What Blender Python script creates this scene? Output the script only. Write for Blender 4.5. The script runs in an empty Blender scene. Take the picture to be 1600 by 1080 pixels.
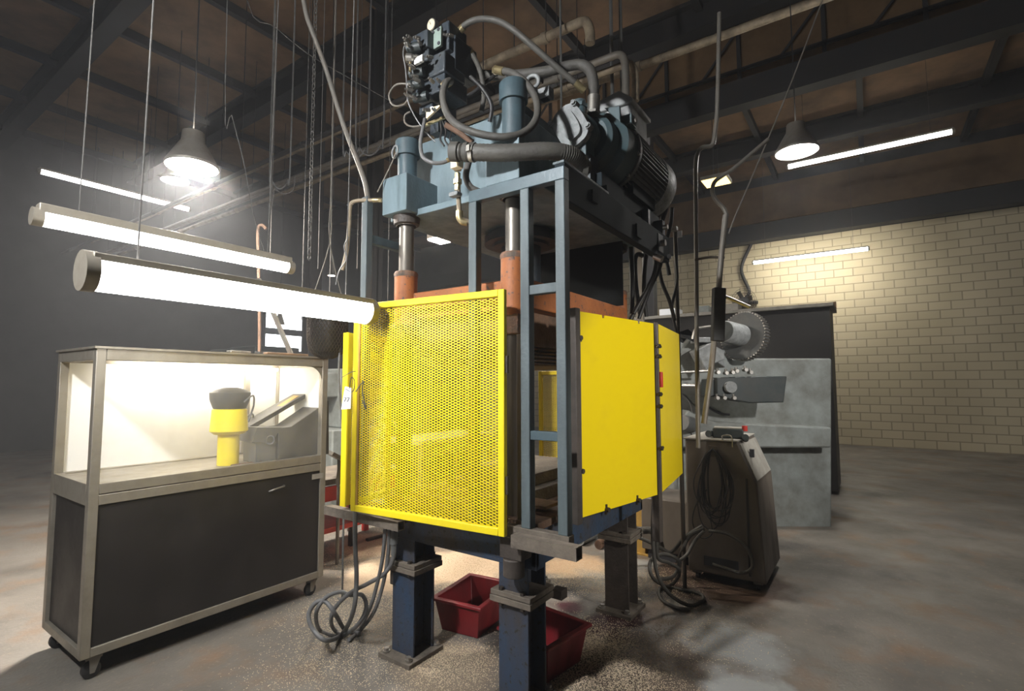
import bpy, bmesh, math, random
from mathutils import Vector, Matrix, Quaternion
random.seed(7)
PI = math.pi
C = bpy.context.scene.collection
S = bpy.context.scene

# ------------------------------------------------------------------ camera
CAM = Vector((-2.194, -1.404, 1.5))
FWD = Vector((math.cos(math.radians(36)), math.sin(math.radians(36)), 0))
RGT = Vector((FWD.y, -FWD.x, 0))
UP = Vector((0, 0, 1))
FPX, PX0 = 811.0, 767.0
PITCH = math.atan(60 / FPX)
cam_d = bpy.data.cameras.new('camera')
cam_d.sensor_width = 36
cam_d.lens = 36 * FPX / 1600
cam_d.shift_x = (800 - PX0) / 1600
cam_d.clip_start = 0.05
cam = bpy.data.objects.new('camera', cam_d)
C.objects.link(cam)
cam.location = CAM
cam.rotation_euler = (PI / 2 + PITCH, 0, math.radians(-54))
S.camera = cam
# ------------------------------------------------------------------ world and exposure
w = bpy.data.worlds.new('world'); S.world = w; w.use_nodes = True
w.node_tree.nodes['Background'].inputs[0].default_value = (0.80, 0.86, 0.92, 1)
w.node_tree.nodes['Background'].inputs[1].default_value = 0.10
S.view_settings.view_transform = 'Standard'
S.view_settings.look = 'None'
S.view_settings.exposure = 0.0
S.view_settings.gamma = 1
S.view_settings.use_curve_mapping = False
S.cycles.max_bounces = 5
S.cycles.diffuse_bounces = 3
S.cycles.glossy_bounces = 3
S.cycles.sample_clamp_indirect = 6
S.cycles.use_denoising = True

def ray(px, py):
    u = (px - PX0) / FPX; v = (540 - py) / FPX
    f = math.cos(PITCH) - v * math.sin(PITCH); z = math.sin(PITCH) + v * math.cos(PITCH)
    return (FWD * f + RGT * u + UP * z) / f
def at(px, py, D): return CAM + ray(px, py) * D
def onx(px, py, x):
    r = ray(px, py); return CAM + r * ((x - CAM.x) / r.x)
def ony(px, py, y):
    r = ray(px, py); return CAM + r * ((y - CAM.y) / r.y)
def onz(px, py, z):
    r = ray(px, py); return CAM + r * ((z - CAM.z) / r.z)

# ------------------------------------------------------------------ mesh builder
class MB:
    def __init__(s): s.v = []; s.f = []
    def add(s, vs, fs):
        n = len(s.v); s.v += [tuple(p) for p in vs]; s.f += [tuple(n + i for i in f) for f in fs]; return s
    def box(s, a, b, rot=None, piv=None):
        xs = sorted((a[0], b[0])); ys = sorted((a[1], b[1])); zs = sorted((a[2], b[2]))
        vs = [Vector((x, y, z)) for z in zs for y in ys for x in xs]
        if rot is not None:
            p = Vector(piv) if piv is not None else (vs[0] + vs[7]) / 2
            vs = [p + rot @ (q - p) for q in vs]
        return s.add(vs, [(0, 2, 3, 1), (4, 5, 7, 6), (0, 1, 5, 4), (2, 6, 7, 3), (0, 4, 6, 2), (1, 3, 7, 5)])
    def cbox(s, c, size, rot=None):
        h = Vector(size) / 2; c = Vector(c)
        return s.box(c - h, c + h, rot, c)
    def bar(s, p, q, w, h=None, up=UP):
        h = h or w; p = Vector(p); q = Vector(q); d = (q - p).normalized()
        up = Vector(up)
        if abs(d.dot(up)) > .99: up = Vector((1, 0, 0))
        a = d.cross(up).normalized() * w / 2; b = a.cross(d).normalized() * h / 2
        vs = [e + i * a + j * b for e in (p, q) for (i, j) in ((-1, -1), (1, -1), (1, 1), (-1, 1))]
        return s.add(vs, [(3, 2, 1, 0), (4, 5, 6, 7), (0, 1, 5, 4), (1, 2, 6, 5), (2, 3, 7, 6), (3, 0, 4, 7)])
    def cyl(s, p, q, r, r2=None, n=24, cap=True):
        p = Vector(p); q = Vector(q); r2 = r if r2 is None else r2
        return s.rev(p, q - p, [(0, r), ((q - p).length, r2)], n, cap)
    def rev(s, p, ax, prof, n=28, cap=True):
        p = Vector(p); d = Vector(ax).normalized()
        a = d.orthogonal().normalized()
        if abs(d.z) < .9: a = d.cross(UP).normalized()
        b = d.cross(a)
        vs = []; fs = []
        for (h, r) in prof:
            for k in range(n):
                t = 2 * PI * k / n
                vs.append(p + d * h + (a * math.cos(t) + b * math.sin(t)) * r)
        for i in range(len(prof) - 1):
            for k in range(n):
                k2 = (k + 1) % n
                fs.append((i * n + k, i * n + k2, (i + 1) * n + k2, (i + 1) * n + k))
        if cap:
            fs.append(tuple(reversed(range(n)))); fs.append(tuple((len(prof) - 1) * n + k for k in range(n)))
        return s.add(vs, fs)
    def tube(s, pts, r, n=10, smooth=6, ribs=0, rib=0.0, closed=False):
        pts = spline(pts, smooth, closed) if smooth else [Vector(p) for p in pts]
        N = len(pts); vs = []; fs = []
        t0 = (pts[1] - pts[0]).normalized(); a = t0.orthogonal().normalized()
        for i, p in enumerate(pts):
            t = (pts[(i + 1) % N] - pts[i - 1]) if closed else (pts[min(i + 1, N - 1)] - pts[max(i - 1, 0)])
            t.normalize(); a = (a - t * a.dot(t)).normalized(); b = t.cross(a)
            rr = r + (rib if ribs and i % ribs == 0 else 0)
            for k in range(n):
                g = 2 * PI * k / n; vs.append(p + (a * math.cos(g) + b * math.sin(g)) * rr)
        for i in range(N if closed else N - 1):
            j = (i + 1) % N
            for k in range(n):
                k2 = (k + 1) % n; fs.append((i * n + k, i * n + k2, j * n + k2, j * n + k))
        if not closed:
            fs.append(tuple(reversed(range(n)))); fs.append(tuple((N - 1) * n + k for k in range(n)))
        return s.add(vs, fs)
    def prism(s, poly, d):
        n = len(poly); d = Vector(d); P = [Vector(p) for p in poly]
        return s.add(P + [p + d for p in P], [tuple(reversed(range(n))), tuple(range(n, 2 * n))] +
                     [(i, (i + 1) % n, n + (i + 1) % n, n + i) for i in range(n)])
    def ring(s, c, ax, R, r, n=28, m=10):
        d = Vector(ax).normalized(); a = d.orthogonal().normalized(); b = d.cross(a); c = Vector(c)
        return s.tube([c + (a * math.cos(2 * PI * k / n) + b * math.sin(2 * PI * k / n)) * R for k in range(n)], r, m, 0, closed=True)
    def ball(s, c, r, sc=(1, 1, 1), n=14, jit=0):
        vs = []; fs = []; m = n // 2; c = Vector(c)
        for i in range(m + 1):
            for k in range(n):
                th = PI * i / m; ph = 2 * PI * k / n; q = r * (1 + random.uniform(-jit, jit))
                vs.append(c + Vector((q * sc[0] * math.sin(th) * math.cos(ph), q * sc[1] * math.sin(th) * math.sin(ph), q * sc[2] * math.cos(th))))
        for i in range(m):
            for k in range(n):
                k2 = (k + 1) % n; fs.append((i * n + k, (i + 1) * n + k, (i + 1) * n + k2, i * n + k2))
        return s.add(vs, fs)
    def bolt(s, p, ax, r=.012, h=.012):
        return s.cyl(p, Vector(p) + Vector(ax).normalized() * h, r, n=6)

def spline(pts, k, closed=False):
    P = [Vector(p) for p in pts]; N = len(P)
    if N == 2: return [P[0].lerp(P[1], i / k) for i in range(k + 1)]
    out = []
    for i in range(N if closed else N - 1):
        g = (lambda j: P[j % N]) if closed else (lambda j: P[max(0, min(N - 1, j))])
        a, b, c, d = g(i - 1), g(i), g(i + 1), g(i + 2)
        for j in range(k):
            t = j / k
            out.append(.5 * ((2 * b) + (c - a) * t + (2 * a - 5 * b + 4 * c - d) * t * t + (3 * b - a - 3 * c + d) * t ** 3))
    if not closed: out.append(P[-1])
    return out

# ------------------------------------------------------------------ objects
ORG = {}
def thing(name, label, cat, loc, group=None):
    o = bpy.data.objects.new(name, None); C.objects.link(o); o.empty_display_size = .1
    o.location = loc; ORG[o.name] = Vector(loc)
    o['label'] = label; o['category'] = cat
    if group: o['group'] = group
    return o
KEEP = {'expanded_mesh', 'mesh', 'cooling_fin', 'edge_teeth', 'gear_teeth', 'table_plate', 'guard', 'edge_teeth', 'number', 'frame', 'side_panel', 'back_frame', 'hanger', 'wire_pattern'}
def pieces(mb, gap=.004):
    n = len(mb.v); f = list(range(n))
    def find(i):
        while f[i] != i: f[i] = f[f[i]]; i = f[i]
        return i
    for fc in mb.f:
        r = find(fc[0])
        for k in fc[1:]: f[find(k)] = r
    g = {}
    for i in range(n): g.setdefault(find(i), []).append(i)
    isl = list(g.values())
    if len(isl) < 2 or len(isl) > 200: return [mb]
    bb = [[min(mb.v[i][a] for i in s) - gap for a in range(3)] + [max(mb.v[i][a] for i in s) + gap for a in range(3)] for s in isl]
    c = list(range(len(isl)))
    def fc(i):
        while c[i] != i: i = c[i]
        return i
    for i in range(len(isl)):
        for j in range(i):
            if all(bb[i][a] <= bb[j][a + 3] and bb[j][a] <= bb[i][a + 3] for a in range(3)): c[fc(i)] = fc(j)
    out = {}
    for i in range(len(isl)): out.setdefault(fc(i), []).append(i)
    if len(out) < 2 or len(out) > 60: return [mb]
    res = []
    for cl in out.values():
        ids = sorted(k for i in cl for k in isl[i]); mp_ = {k: j for j, k in enumerate(ids)}
        q = MB(); q.v = [mb.v[k] for k in ids]; q.f = [tuple(mp_[k] for k in fa) for fa in mb.f if fa[0] in mp_]; res.append(q)
    return res
def part(name, mb, m, parent=None, bevel=0, label=None, org=None, sharp=35):
    if parent is not None and name not in KEEP:
        ps = pieces(mb)
        if len(ps) > 1:
            return [part_one(name, q, m, parent, bevel, label, org, sharp) for q in ps][0]
    return part_one(name, mb, m, parent, bevel, label, org, sharp)
def part_one(name, mb, m, parent=None, bevel=0, label=None, org=None, sharp=35):
    g = org if org is not None else ORG[parent.name]
    me = bpy.data.meshes.new(name)
    me.from_pydata([tuple(Vector(v) - g) for v in mb.v], [], mb.f)
    bm = bmesh.new(); bm.from_mesh(me); bmesh.ops.recalc_face_normals(bm, faces=bm.faces); bm.to_mesh(me); bm.free()
    me.polygons.foreach_set('use_smooth', [True] * len(me.polygons))
    me.set_sharp_from_angle(angle=math.radians(sharp))
    me.materials.append(m)
    o = bpy.data.objects.new(name, me); C.objects.link(o)
    if parent is not None: o.parent = parent
    else: o.location = g
    ORG[o.name] = g
    if bevel:
        b = o.modifiers.new('bevel', 'BEVEL'); b.width = bevel; b.segments = 2; b.limit_method = 'ANGLE'; b.angle_limit = math.radians(40)
    if label: o['label'] = label
    return o
def solo(name, mb, m, label, cat, group=None, bevel=0, kind=None, sharp=35):
    xs = [v[0] for v in mb.v]; ys = [v[1] for v in mb.v]; zs = [v[2] for v in mb.v]
    g = Vector(((min(xs) + max(xs)) / 2, (min(ys) + max(ys)) / 2, min(zs)))
    o = part(name, mb, m, None, bevel, None, g, sharp)
    o['label'] = label; o['category'] = cat
    if group: o['group'] = group
    if kind: o['kind'] = kind
    return o
def struct(name, mb, m, bevel=0):
    o = part(name, mb, m, None, bevel, None, Vector((0, 0, 0))); o['kind'] = 'structure'; return o
def copy_thing(root, loc, label, group=None):
    c = root.copy(); C.objects.link(c); c.location = loc; c['label'] = label
    if group: c['group'] = group
    for ch in list(root.children):
        d = ch.copy(); C.objects.link(d); d.parent = c
        for gk in list(ch.children):
            e = gk.copy(); C.objects.link(e); e.parent = d
    return c

# ------------------------------------------------------------------ materials
def mat(name, col, rough=.5, metal=0.0, dirt=None, amt=.5, scale=6, soft=.18, bump=0.0, spec=.5, streak=1.0, fine=None, emit=0, alpha=1):
    m = bpy.data.materials.new(name); m.use_nodes = True; nt = m.node_tree; N = nt.nodes; L = nt.links
    b = N['Principled BSDF']
    b.inputs['Base Color'].default_value = (*col, 1); b.inputs['Roughness'].default_value = rough
    b.inputs['Metallic'].default_value = metal; b.inputs['Specular IOR Level'].default_value = spec
    if emit:
        b.inputs['Emission Color'].default_value = (*col, 1); b.inputs['Emission Strength'].default_value = emit
    tc = N.new('ShaderNodeTexCoord')
    mp = N.new('ShaderNodeMapping'); mp.inputs['Scale'].default_value = (1, 1, 1 / streak); L.new(tc.outputs['Object'], mp.inputs[0])
    if dirt:
        nz = N.new('ShaderNodeTexNoise'); nz.inputs['Scale'].default_value = scale; nz.inputs['Detail'].default_value = 8
        nz.inputs['Roughness'].default_value = .65; L.new(mp.outputs[0], nz.inputs['Vector'])
        rp = N.new('ShaderNodeValToRGB'); e = rp.color_ramp.elements
        e[0].position = max(0, 1 - amt - soft); e[1].position = min(1, 1 - amt + soft)
        e[0].color = (0, 0, 0, 1); e[1].color = (1, 1, 1, 1)
        L.new(nz.outputs['Fac'], rp.inputs[0])
        mx = N.new('ShaderNodeMix'); mx.data_type = 'RGBA'
        mx.inputs[6].default_value = (*col, 1); mx.inputs[7].default_value = (*dirt, 1)
        L.new(rp.outputs[0], mx.inputs[0])
        out = mx.outputs[2]
        if fine:
            n2 = N.new('ShaderNodeTexNoise'); n2.inputs['Scale'].default_value = scale * 9; n2.inputs['Detail'].default_value = 4
            L.new(tc.outputs['Object'], n2.inputs['Vector'])
            r2 = N.new('ShaderNodeValToRGB'); r2.color_ramp.elements[0].position = .60; r2.color_ramp.elements[1].position = .68
            L.new(n2.outputs['Fac'], r2.inputs[0])
            m2 = N.new('ShaderNodeMix'); m2.data_type = 'RGBA'; m2.inputs[7].default_value = (*fine, 1)
            L.new(out, m2.inputs[6]); L.new(r2.outputs[0], m2.inputs[0]); out = m2.outputs[2]
        L.new(out, b.inputs['Base Color'])
        mr = N.new('ShaderNodeMapRange'); mr.inputs[3].default_value = rough; mr.inputs[4].default_value = min(1, rough + .2)
        L.new(rp.outputs[0], mr.inputs[0]); L.new(mr.outputs[0], b.inputs['Roughness'])
    if bump:
        n3 = N.new('ShaderNodeTexNoise'); n3.inputs['Scale'].default_value = 60; n3.inputs['Detail'].default_value = 3
        L.new(tc.outputs['Object'], n3.inputs['Vector'])
        bp = N.new('ShaderNodeBump'); bp.inputs['Strength'].default_value = bump; bp.inputs['Distance'].default_value = .01
        L.new(n3.outputs['Fac'], bp.inputs['Height']); L.new(bp.outputs[0], b.inputs['Normal'])
    return m
def emitter(name, col, strength):
    m = bpy.data.materials.new(name); m.use_nodes = True; nt = m.node_tree
    nt.nodes.remove(nt.nodes['Principled BSDF'])
    e = nt.nodes.new('ShaderNodeEmission'); e.inputs[0].default_value = (*col, 1); e.inputs[1].default_value = strength
    nz = nt.nodes.new('ShaderNodeTexCoord')
    nt.links.new(e.outputs[0], nt.nodes['Material Output'].inputs[0]); return m

M = {}
M['yellow'] = mat('yellow paint', (.83, .66, .015), .38, dirt=(.70, .55, .02), amt=.35, scale=3, fine=None, spec=.4)
M['yellow_sheet'] = mat('yellow enamel sheet', (.80, .60, .004), .34, dirt=(.68, .50, .01), amt=.3, scale=2.2, spec=.4)
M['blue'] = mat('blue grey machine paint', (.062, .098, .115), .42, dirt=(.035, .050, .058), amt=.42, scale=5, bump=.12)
M['bluelit'] = mat('worn blue paint lit tone', (.16, .215, .24), .46, dirt=(.085, .12, .135), amt=.45, scale=6, bump=.15, streak=3)  # lighter copy of the blue: the crown's lit look put into its colour
M['post'] = mat('scuffed grey blue post paint', (.095, .122, .130), .5, dirt=(.055, .07, .076), amt=.45, scale=8, bump=.2, streak=4)
M['legblue'] = mat('blue leg paint with rust', (.016, .045, .095), .45, dirt=(.045, .034, .026), amt=.52, scale=4, fine=(.02, .018, .015), bump=.2, streak=2)
M['legbrown'] = mat('oily brown steel', (.07, .055, .045), .5, dirt=(.03, .024, .02), amt=.5, scale=6, bump=.25)
M['navy'] = mat('dark navy iron', (.028, .036, .045), .45, dirt=(.05, .055, .055), amt=.4, scale=6, bump=.2)
M['orange'] = mat('worn orange paint', (.36, .115, .030), .55, dirt=(.20, .07, .03), amt=.42, scale=5, fine=(.09, .06, .05), bump=.2)
M['grime'] = mat('greasy orange steel', (.30, .12, .055), .6, dirt=(.09, .075, .06), amt=.55, scale=12, bump=.5)
M['rust'] = mat('rusty brown steel', (.16, .085, .05), .65, dirt=(.07, .045, .03), amt=.5, scale=9, bump=.4)
M['dust'] = mat('dusty steel plate', (.165, .135, .105), .7, dirt=(.075, .062, .05), amt=.5, scale=8, bump=.4)
M['chrome'] = mat('oiled polished rod', (.22, .20, .17), .38, .55, dirt=(.10, .085, .07), amt=.45, scale=5, streak=4)
M['dkrod'] = mat('dark greased rod', (.06, .052, .045), .4, .6, dirt=(.11, .085, .06), amt=.4, scale=7, streak=6)
M['steel'] = mat('bare steel', (.42, .40, .37), .35, .9, dirt=(.2, .18, .15), amt=.4, scale=10)
M['brass'] = mat('old brass', (.42, .34, .18), .35, .8, dirt=(.16, .13, .08), amt=.4, scale=14)
M['rubber'] = mat('grey brown hose rubber', (.072, .067, .056), .55, dirt=(.055, .05, .045), amt=.5, scale=12, bump=.3)
M['black'] = mat('black rubber', (.018, .017, .017), .5, dirt=(.045, .04, .035), amt=.35, scale=10)
M['cable'] = mat('grey cable sheath', (.14, .14, .14), .45, dirt=(.08, .075, .07), amt=.4, scale=15)
M['wire'] = mat('dull wire', (.09, .085, .078), .6, dirt=(.05, .045, .04), amt=.4, scale=15)
M['bayleft'] = emitter('left high bay lamp white', (1, .93, .84), 1000)
M['pipe'] = mat('tan painted pipe', (.30, .24, .16), .6, dirt=(.12, .09, .06), amt=.5, scale=7)
M['galv'] = mat('galvanised conduit', (.20, .187, .165), .45, .4, dirt=(.17, .14, .11), amt=.45, scale=8)
M['alu'] = mat('satin aluminium frame', (.30, .27, .22), .45, .5, dirt=(.22, .19, .15), amt=.4, scale=6)
M['laminate'] = mat('dark laminate', (.013, .011, .010), .45, dirt=(.022, .018, .016), amt=.4, scale=3)
M['white'] = mat('white board', (.85, .84, .80), .6, dirt=(.74, .72, .65), amt=.3, scale=3)
M['paper'] = mat('white paper', (.85, .86, .88), .7)
M['ink'] = mat('black ink', (.03, .03, .035), .7)
M['hood'] = mat('dull grey hood', (.075, .07, .06), .55, dirt=(.055, .052, .045), amt=.45, scale=4)
M['cream'] = mat('cream dial', (.75, .62, .42), .4)
M['green'] = mat('pale green plate', (.23, .29, .25), .5, dirt=(.15, .19, .165), amt=.4, scale=12)
M['cast'] = mat('grey cast iron', (.27, .28, .28), .55, dirt=(.13, .135, .135), amt=.45, scale=14, bump=.4)
M['motor'] = mat('dark motor paint', (.095, .098, .096), .5, dirt=(.15, .142, .128), amt=.4, scale=7, bump=.15)
M['motorblue'] = mat('blue green bell paint', (.055, .088, .098), .42, dirt=(.085, .105, .108), amt=.4, scale=6)
M['red'] = mat('red plastic', (.17, .010, .013), .42, dirt=(.075, .010, .011), amt=.4, scale=6, streak=3)
M['redpaint'] = mat('red paint', (.50, .03, .02), .5, dirt=(.3, .05, .03), amt=.4, scale=6)
M['ylwold'] = mat('old ochre paint', (.45, .27, .05), .6, dirt=(.22, .13, .04), amt=.45, scale=7)
M['cabinet'] = mat('brown grey cabinet steel', (.115, .095, .075), .5, dirt=(.07, .056, .045), amt=.45, scale=4, streak=2)
M['cabtop'] = mat('dusty cabinet top', (.34, .32, .28), .55, dirt=(.22, .2, .17), amt=.45, scale=6)
M['mach'] = mat('grey green machine enamel', (.26, .285, .275), .45, dirt=(.13, .13, .115), amt=.5, scale=3, bump=.1)
M['machdk'] = mat('black green iron', (.022, .03, .03), .5, dirt=(.05, .05, .045), amt=.4, scale=8)
M['wood'] = mat('weathered timber', (.24, .14, .07), .7, dirt=(.11, .07, .04), amt=.5, scale=8, streak=.2)
M['ceil'] = mat('stained brown roof deck', (.32, .19, .10), .8, dirt=(.085, .06, .04), amt=.55, scale=.7, soft=.25, bump=.1)
M['beam'] = mat('dark roof steel', (.022, .021, .022), .7, dirt=(.04, .034, .03), amt=.4, scale=2)
M['wallpanel'] = mat('brown wall sheeting', (.20, .12, .055), .8, dirt=(.10, .06, .03), amt=.5, scale=.8)
M['walldark'] = mat('dark sooty wall', (.055, .052, .05), .8, dirt=(.03, .028, .028), amt=.5, scale=.7)
M['glow'] = emitter('lamp tube white', (1, .985, .95), 20)
M['bay'] = emitter('high bay lamp white', (1, .97, .92), 170)
M['baykey'] = emitter('key high bay lamp white', (.97, .985, 1), 1500)
M['strip'] = emitter('fill strip white', (1, .98, .94), 30)
M['bayfar'] = emitter('distant lamp white', (1, .97, .93), 60)
M['baywarm'] = emitter('warm lamp panel', (1, .72, .28), 3.2)
M['wallfill'] = emitter('wall fill strip white', (1, .96, .85), 85)
M['backlamp'] = emitter('warm white panel lamp', (1, .90, .74), 560)
M['headshade'] = mat('head shade matt black', (.008, .009, .009), .9, spec=.08)  # black that stands in for the deep shade under the press head
M['navyshade'] = mat('matt navy paint shade tone', (.016, .023, .028), .75, dirt=(.03, .033, .034), amt=.4, scale=6, spec=.12)  # darkened navy: shade on the side beam and motor rails put into the colour
M['boxgrey'] = mat('light grey box paint', (.40, .41, .41), .55, dirt=(.25, .25, .24), amt=.45, scale=10)
M['sky'] = emitter('bright daylight opening', (.95, .97, 1), 5)
M['cablamp'] = emitter('enclosure lamp', (1, .93, .80), 60)

def floor_mat():
    m = bpy.data.materials.new('concrete shop floor'); m.use_nodes = True; nt = m.node_tree; N = nt.nodes; L = nt.links
    b = N['Principled BSDF']; tc = N.new('ShaderNodeTexCoord')
    def noise(sc, det=8, r=.6):
        n = N.new('ShaderNodeTexNoise'); n.inputs['Scale'].default_value = sc; n.inputs['Detail'].default_value = det; n.inputs['Roughness'].default_value = r
        L.new(tc.outputs['Object'], n.inputs['Vector']); return n
    def ramp(src, a, c, ca=(0, 0, 0, 1), cb=(1, 1, 1, 1)):
        r = N.new('ShaderNodeValToRGB'); r.color_ramp.elements[0].position = a; r.color_ramp.elements[1].position = c
        r.color_ramp.elements[0].color = ca; r.color_ramp.elements[1].color = cb; L.new(src, r.inputs[0]); return r
    def mix(f, a, c):
        x = N.new('ShaderNodeMix'); x.data_type = 'RGBA'; L.new(f, x.inputs[0])
        for s, k in ((a, 6), (c, 7)):
            if isinstance(s, tuple): x.inputs[k].default_value = (*s, 1)
            else: L.new(s, x.inputs[k])
        return x.outputs[2]
    base = mix(ramp(noise(1.1).outputs[0], .35, .65).outputs[0], (.12, .107, .092), (.205, .183, .157))
    base = mix(ramp(noise(2.3).outputs[0], .52, .70).outputs[0], base, (.19, .125, .08))
    base = mix(ramp(noise(.8, 5).outputs[0], .58, .74).outputs[0], base, (.05, .045, .042))
    base = mix(ramp(noise(38, 3).outputs[0], .60, .72).outputs[0], base, (.24, .20, .15))
    # oily dark red spill by the back right leg and dark oil patches: stains with their own place and outline; light grey blots paint the lit floor strip
    def blot(cx, cy, r, col, base, hard=.12, wob=.40):
        v = N.new('ShaderNodeVectorMath'); v.operation = 'DISTANCE'; L.new(tc.outputs['Object'], v.inputs[0]); v.inputs[1].default_value = (cx, cy, 0)
        n = noise(4.5, 6); ma = N.new('ShaderNodeMath'); ma.operation = 'MULTIPLY_ADD'; L.new(n.outputs[0], ma.inputs[0]); ma.inputs[1].default_value = wob; L.new(v.outputs['Value'], ma.inputs[2])
        mr = N.new('ShaderNodeMapRange'); L.new(ma.outputs[0], mr.inputs[0]); mr.inputs[1].default_value = r + wob * .5; mr.inputs[2].default_value = r + wob * .5 - hard; 
        return mix(mr.outputs[0], base, col)
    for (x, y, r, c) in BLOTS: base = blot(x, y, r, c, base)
    L.new(base, b.inputs['Base Color'])
    rr = ramp(noise(1.7).outputs[0], .35, .7, (.42, .42, .42, 1), (.8, .8, .8, 1)); L.new(rr.outputs[0], b.inputs['Roughness'])
    bp = N.new('ShaderNodeBump'); bp.inputs['Strength'].default_value = .35; bp.inputs['Distance'].default_value = .01
    L.new(noise(45, 5).outputs[0], bp.inputs['Height']); L.new(bp.outputs[0], b.inputs['Normal'])
    return m
def block_mat():
    m = bpy.data.materials.new('cream block wall'); m.use_nodes = True; nt = m.node_tree; N = nt.nodes; L = nt.links
    b = N['Principled BSDF']; b.inputs['Roughness'].default_value = .75
    tc = N.new('ShaderNodeTexCoord'); sp = N.new('ShaderNodeSeparateXYZ'); cb = N.new('ShaderNodeCombineXYZ')
    L.new(tc.outputs['Object'], sp.inputs[0]); L.new(sp.outputs[1], cb.inputs[0]); L.new(sp.outputs[2], cb.inputs[1])
    br = N.new('ShaderNodeTexBrick'); br.inputs['Scale'].default_value = 1; br.inputs['Brick Width'].default_value = .4; br.inputs['Row Height'].default_value = .2
    br.inputs['Mortar Size'].default_value = .012
    br.inputs['Color1'].default_value = (.62, .53, .36, 1); br.inputs['Color2'].default_value = (.56, .48, .32, 1); br.inputs['Mortar'].default_value = (.34, .28, .18, 1)
    L.new(cb.outputs[0], br.inputs['Vector']); L.new(br.outputs[0], b.inputs['Base Color'])
    return m
def acrylic_mat():
    m = bpy.data.materials.new('clear scuffed acrylic'); m.use_nodes = True; nt = m.node_tree; N = nt.nodes; L = nt.links
    g = N['Principled BSDF']; g.inputs['Base Color'].default_value = (.9, .86, .76, 1); g.inputs['Roughness'].default_value = .25
    t = N.new('ShaderNodeBsdfTransparent'); mx = N.new('ShaderNodeMixShader')
    tc = N.new('ShaderNodeTexCoord'); nz = N.new('ShaderNodeTexNoise'); nz.inputs['Scale'].default_value = 3; nz.inputs['Detail'].default_value = 5
    L.new(tc.outputs['Object'], nz.inputs['Vector'])
    mr = N.new('ShaderNodeMapRange'); mr.inputs[1].default_value = .35; mr.inputs[2].default_value = .75; mr.inputs[3].default_value = .03; mr.inputs[4].default_value = .13
    L.new(nz.outputs[0], mr.inputs[0]); L.new(mr.outputs[0], mx.inputs[0])
    L.new(t.outputs[0], mx.inputs[1]); L.new(g.outputs[0], mx.inputs[2]); L.new(mx.outputs[0], N['Material Output'].inputs[0])
    return m
BLOTS = []
for (px, py, r, col) in ((620, 895, .46, (.52, .39, .265)), (720, 885, .46, (.50, .37, .25)), (585, 850, .46, (.40, .285, .20)), (900, 885, .32, (.42, .28, .165)), (700, 1045, .33, (.24, .19, .14)),
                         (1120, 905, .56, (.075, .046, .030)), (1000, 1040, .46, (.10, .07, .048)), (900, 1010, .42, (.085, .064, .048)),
                         (1165, 1010, .28, (.30, .30, .29)), (1110, 1000, .18, (.27, .27, .26)), (1160, 1075, .24, (.34, .34, .33)), (1000, 880, .17, (.30, .30, .29)), (960, 850, .28, (.26, .25, .235)),  # light grey ones put the lit strip of concrete into the colour
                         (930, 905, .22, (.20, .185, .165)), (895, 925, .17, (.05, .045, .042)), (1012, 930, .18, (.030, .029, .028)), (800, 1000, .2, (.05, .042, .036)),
                         (930, 985, .19, (.040, .008, .011)), (960, 972, .20, (.034, .007, .010)), (890, 948, .15, (.060, .012, .016)), (870, 985, .13, (.05, .010, .013)), (990, 965, .15, (.04, .01, .012))):
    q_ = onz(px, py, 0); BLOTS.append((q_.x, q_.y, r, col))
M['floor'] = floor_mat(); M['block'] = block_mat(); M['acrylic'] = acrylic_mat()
# ================================================================== the setting
CEIL = 7.2
X0, X1, Y0, Y1 = -7.0, 13.5, -9.0, 14.0
struct('floor', MB().box((X0, Y0, -.1), (X1, Y1, 0)), M['floor'])
struct('ceiling', MB().box((X0, Y0, CEIL), (X1, Y1, CEIL + .1)), M['ceil'])
wb = MB().box((X1, Y0, 0), (X1 + .2, Y1, 5.35)); struct('wall_back', wb, M['block'])
struct('wall_back_upper', MB().box((X1, Y0, 5.35), (X1 + .2, Y1, CEIL)), M['walldark'])
struct('wall_left', MB().box((X0, Y1, 0), (X1, Y1 + .2, CEIL)), M['walldark'])
struct('wall_right', MB().box((X0, Y0 - .2, 0), (X1, Y0, CEIL)), M['walldark'])
wf = MB().box((X0 - .2, Y0, 4.6), (X0, Y1, CEIL)).box((X0 - .2, 6, 0), (X0, Y1, 4.6))   # unseen gap left in this wall so world light fills the room
struct('wall_front', wf, M['walldark'])
# roof girders run along y, purlins along x
bx0 = onz(620, 50, 6.8).x
for k in range(-4, 5):
    x = bx0 + k * 2.6
    if x < X0 + .3 or x > X1 - .3: continue
    b = MB().box((x - .13, Y0, 6.72), (x + .13, Y1, 6.76)).box((x - .13, Y0, 7.14), (x + .13, Y1, 7.2)).box((x - .02, Y0, 6.76), (x + .02, Y1, 7.14))
    struct('trim_%d' % (k + 5), b, M['beam'])
n = 20
for k in range(-4, 8):
    y = k * 1.9 + .4
    struct('trim_%d' % n, MB().box((X0, y - .05, 7.04), (X1, y + .05, 7.19)), M['beam']); n += 1
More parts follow.
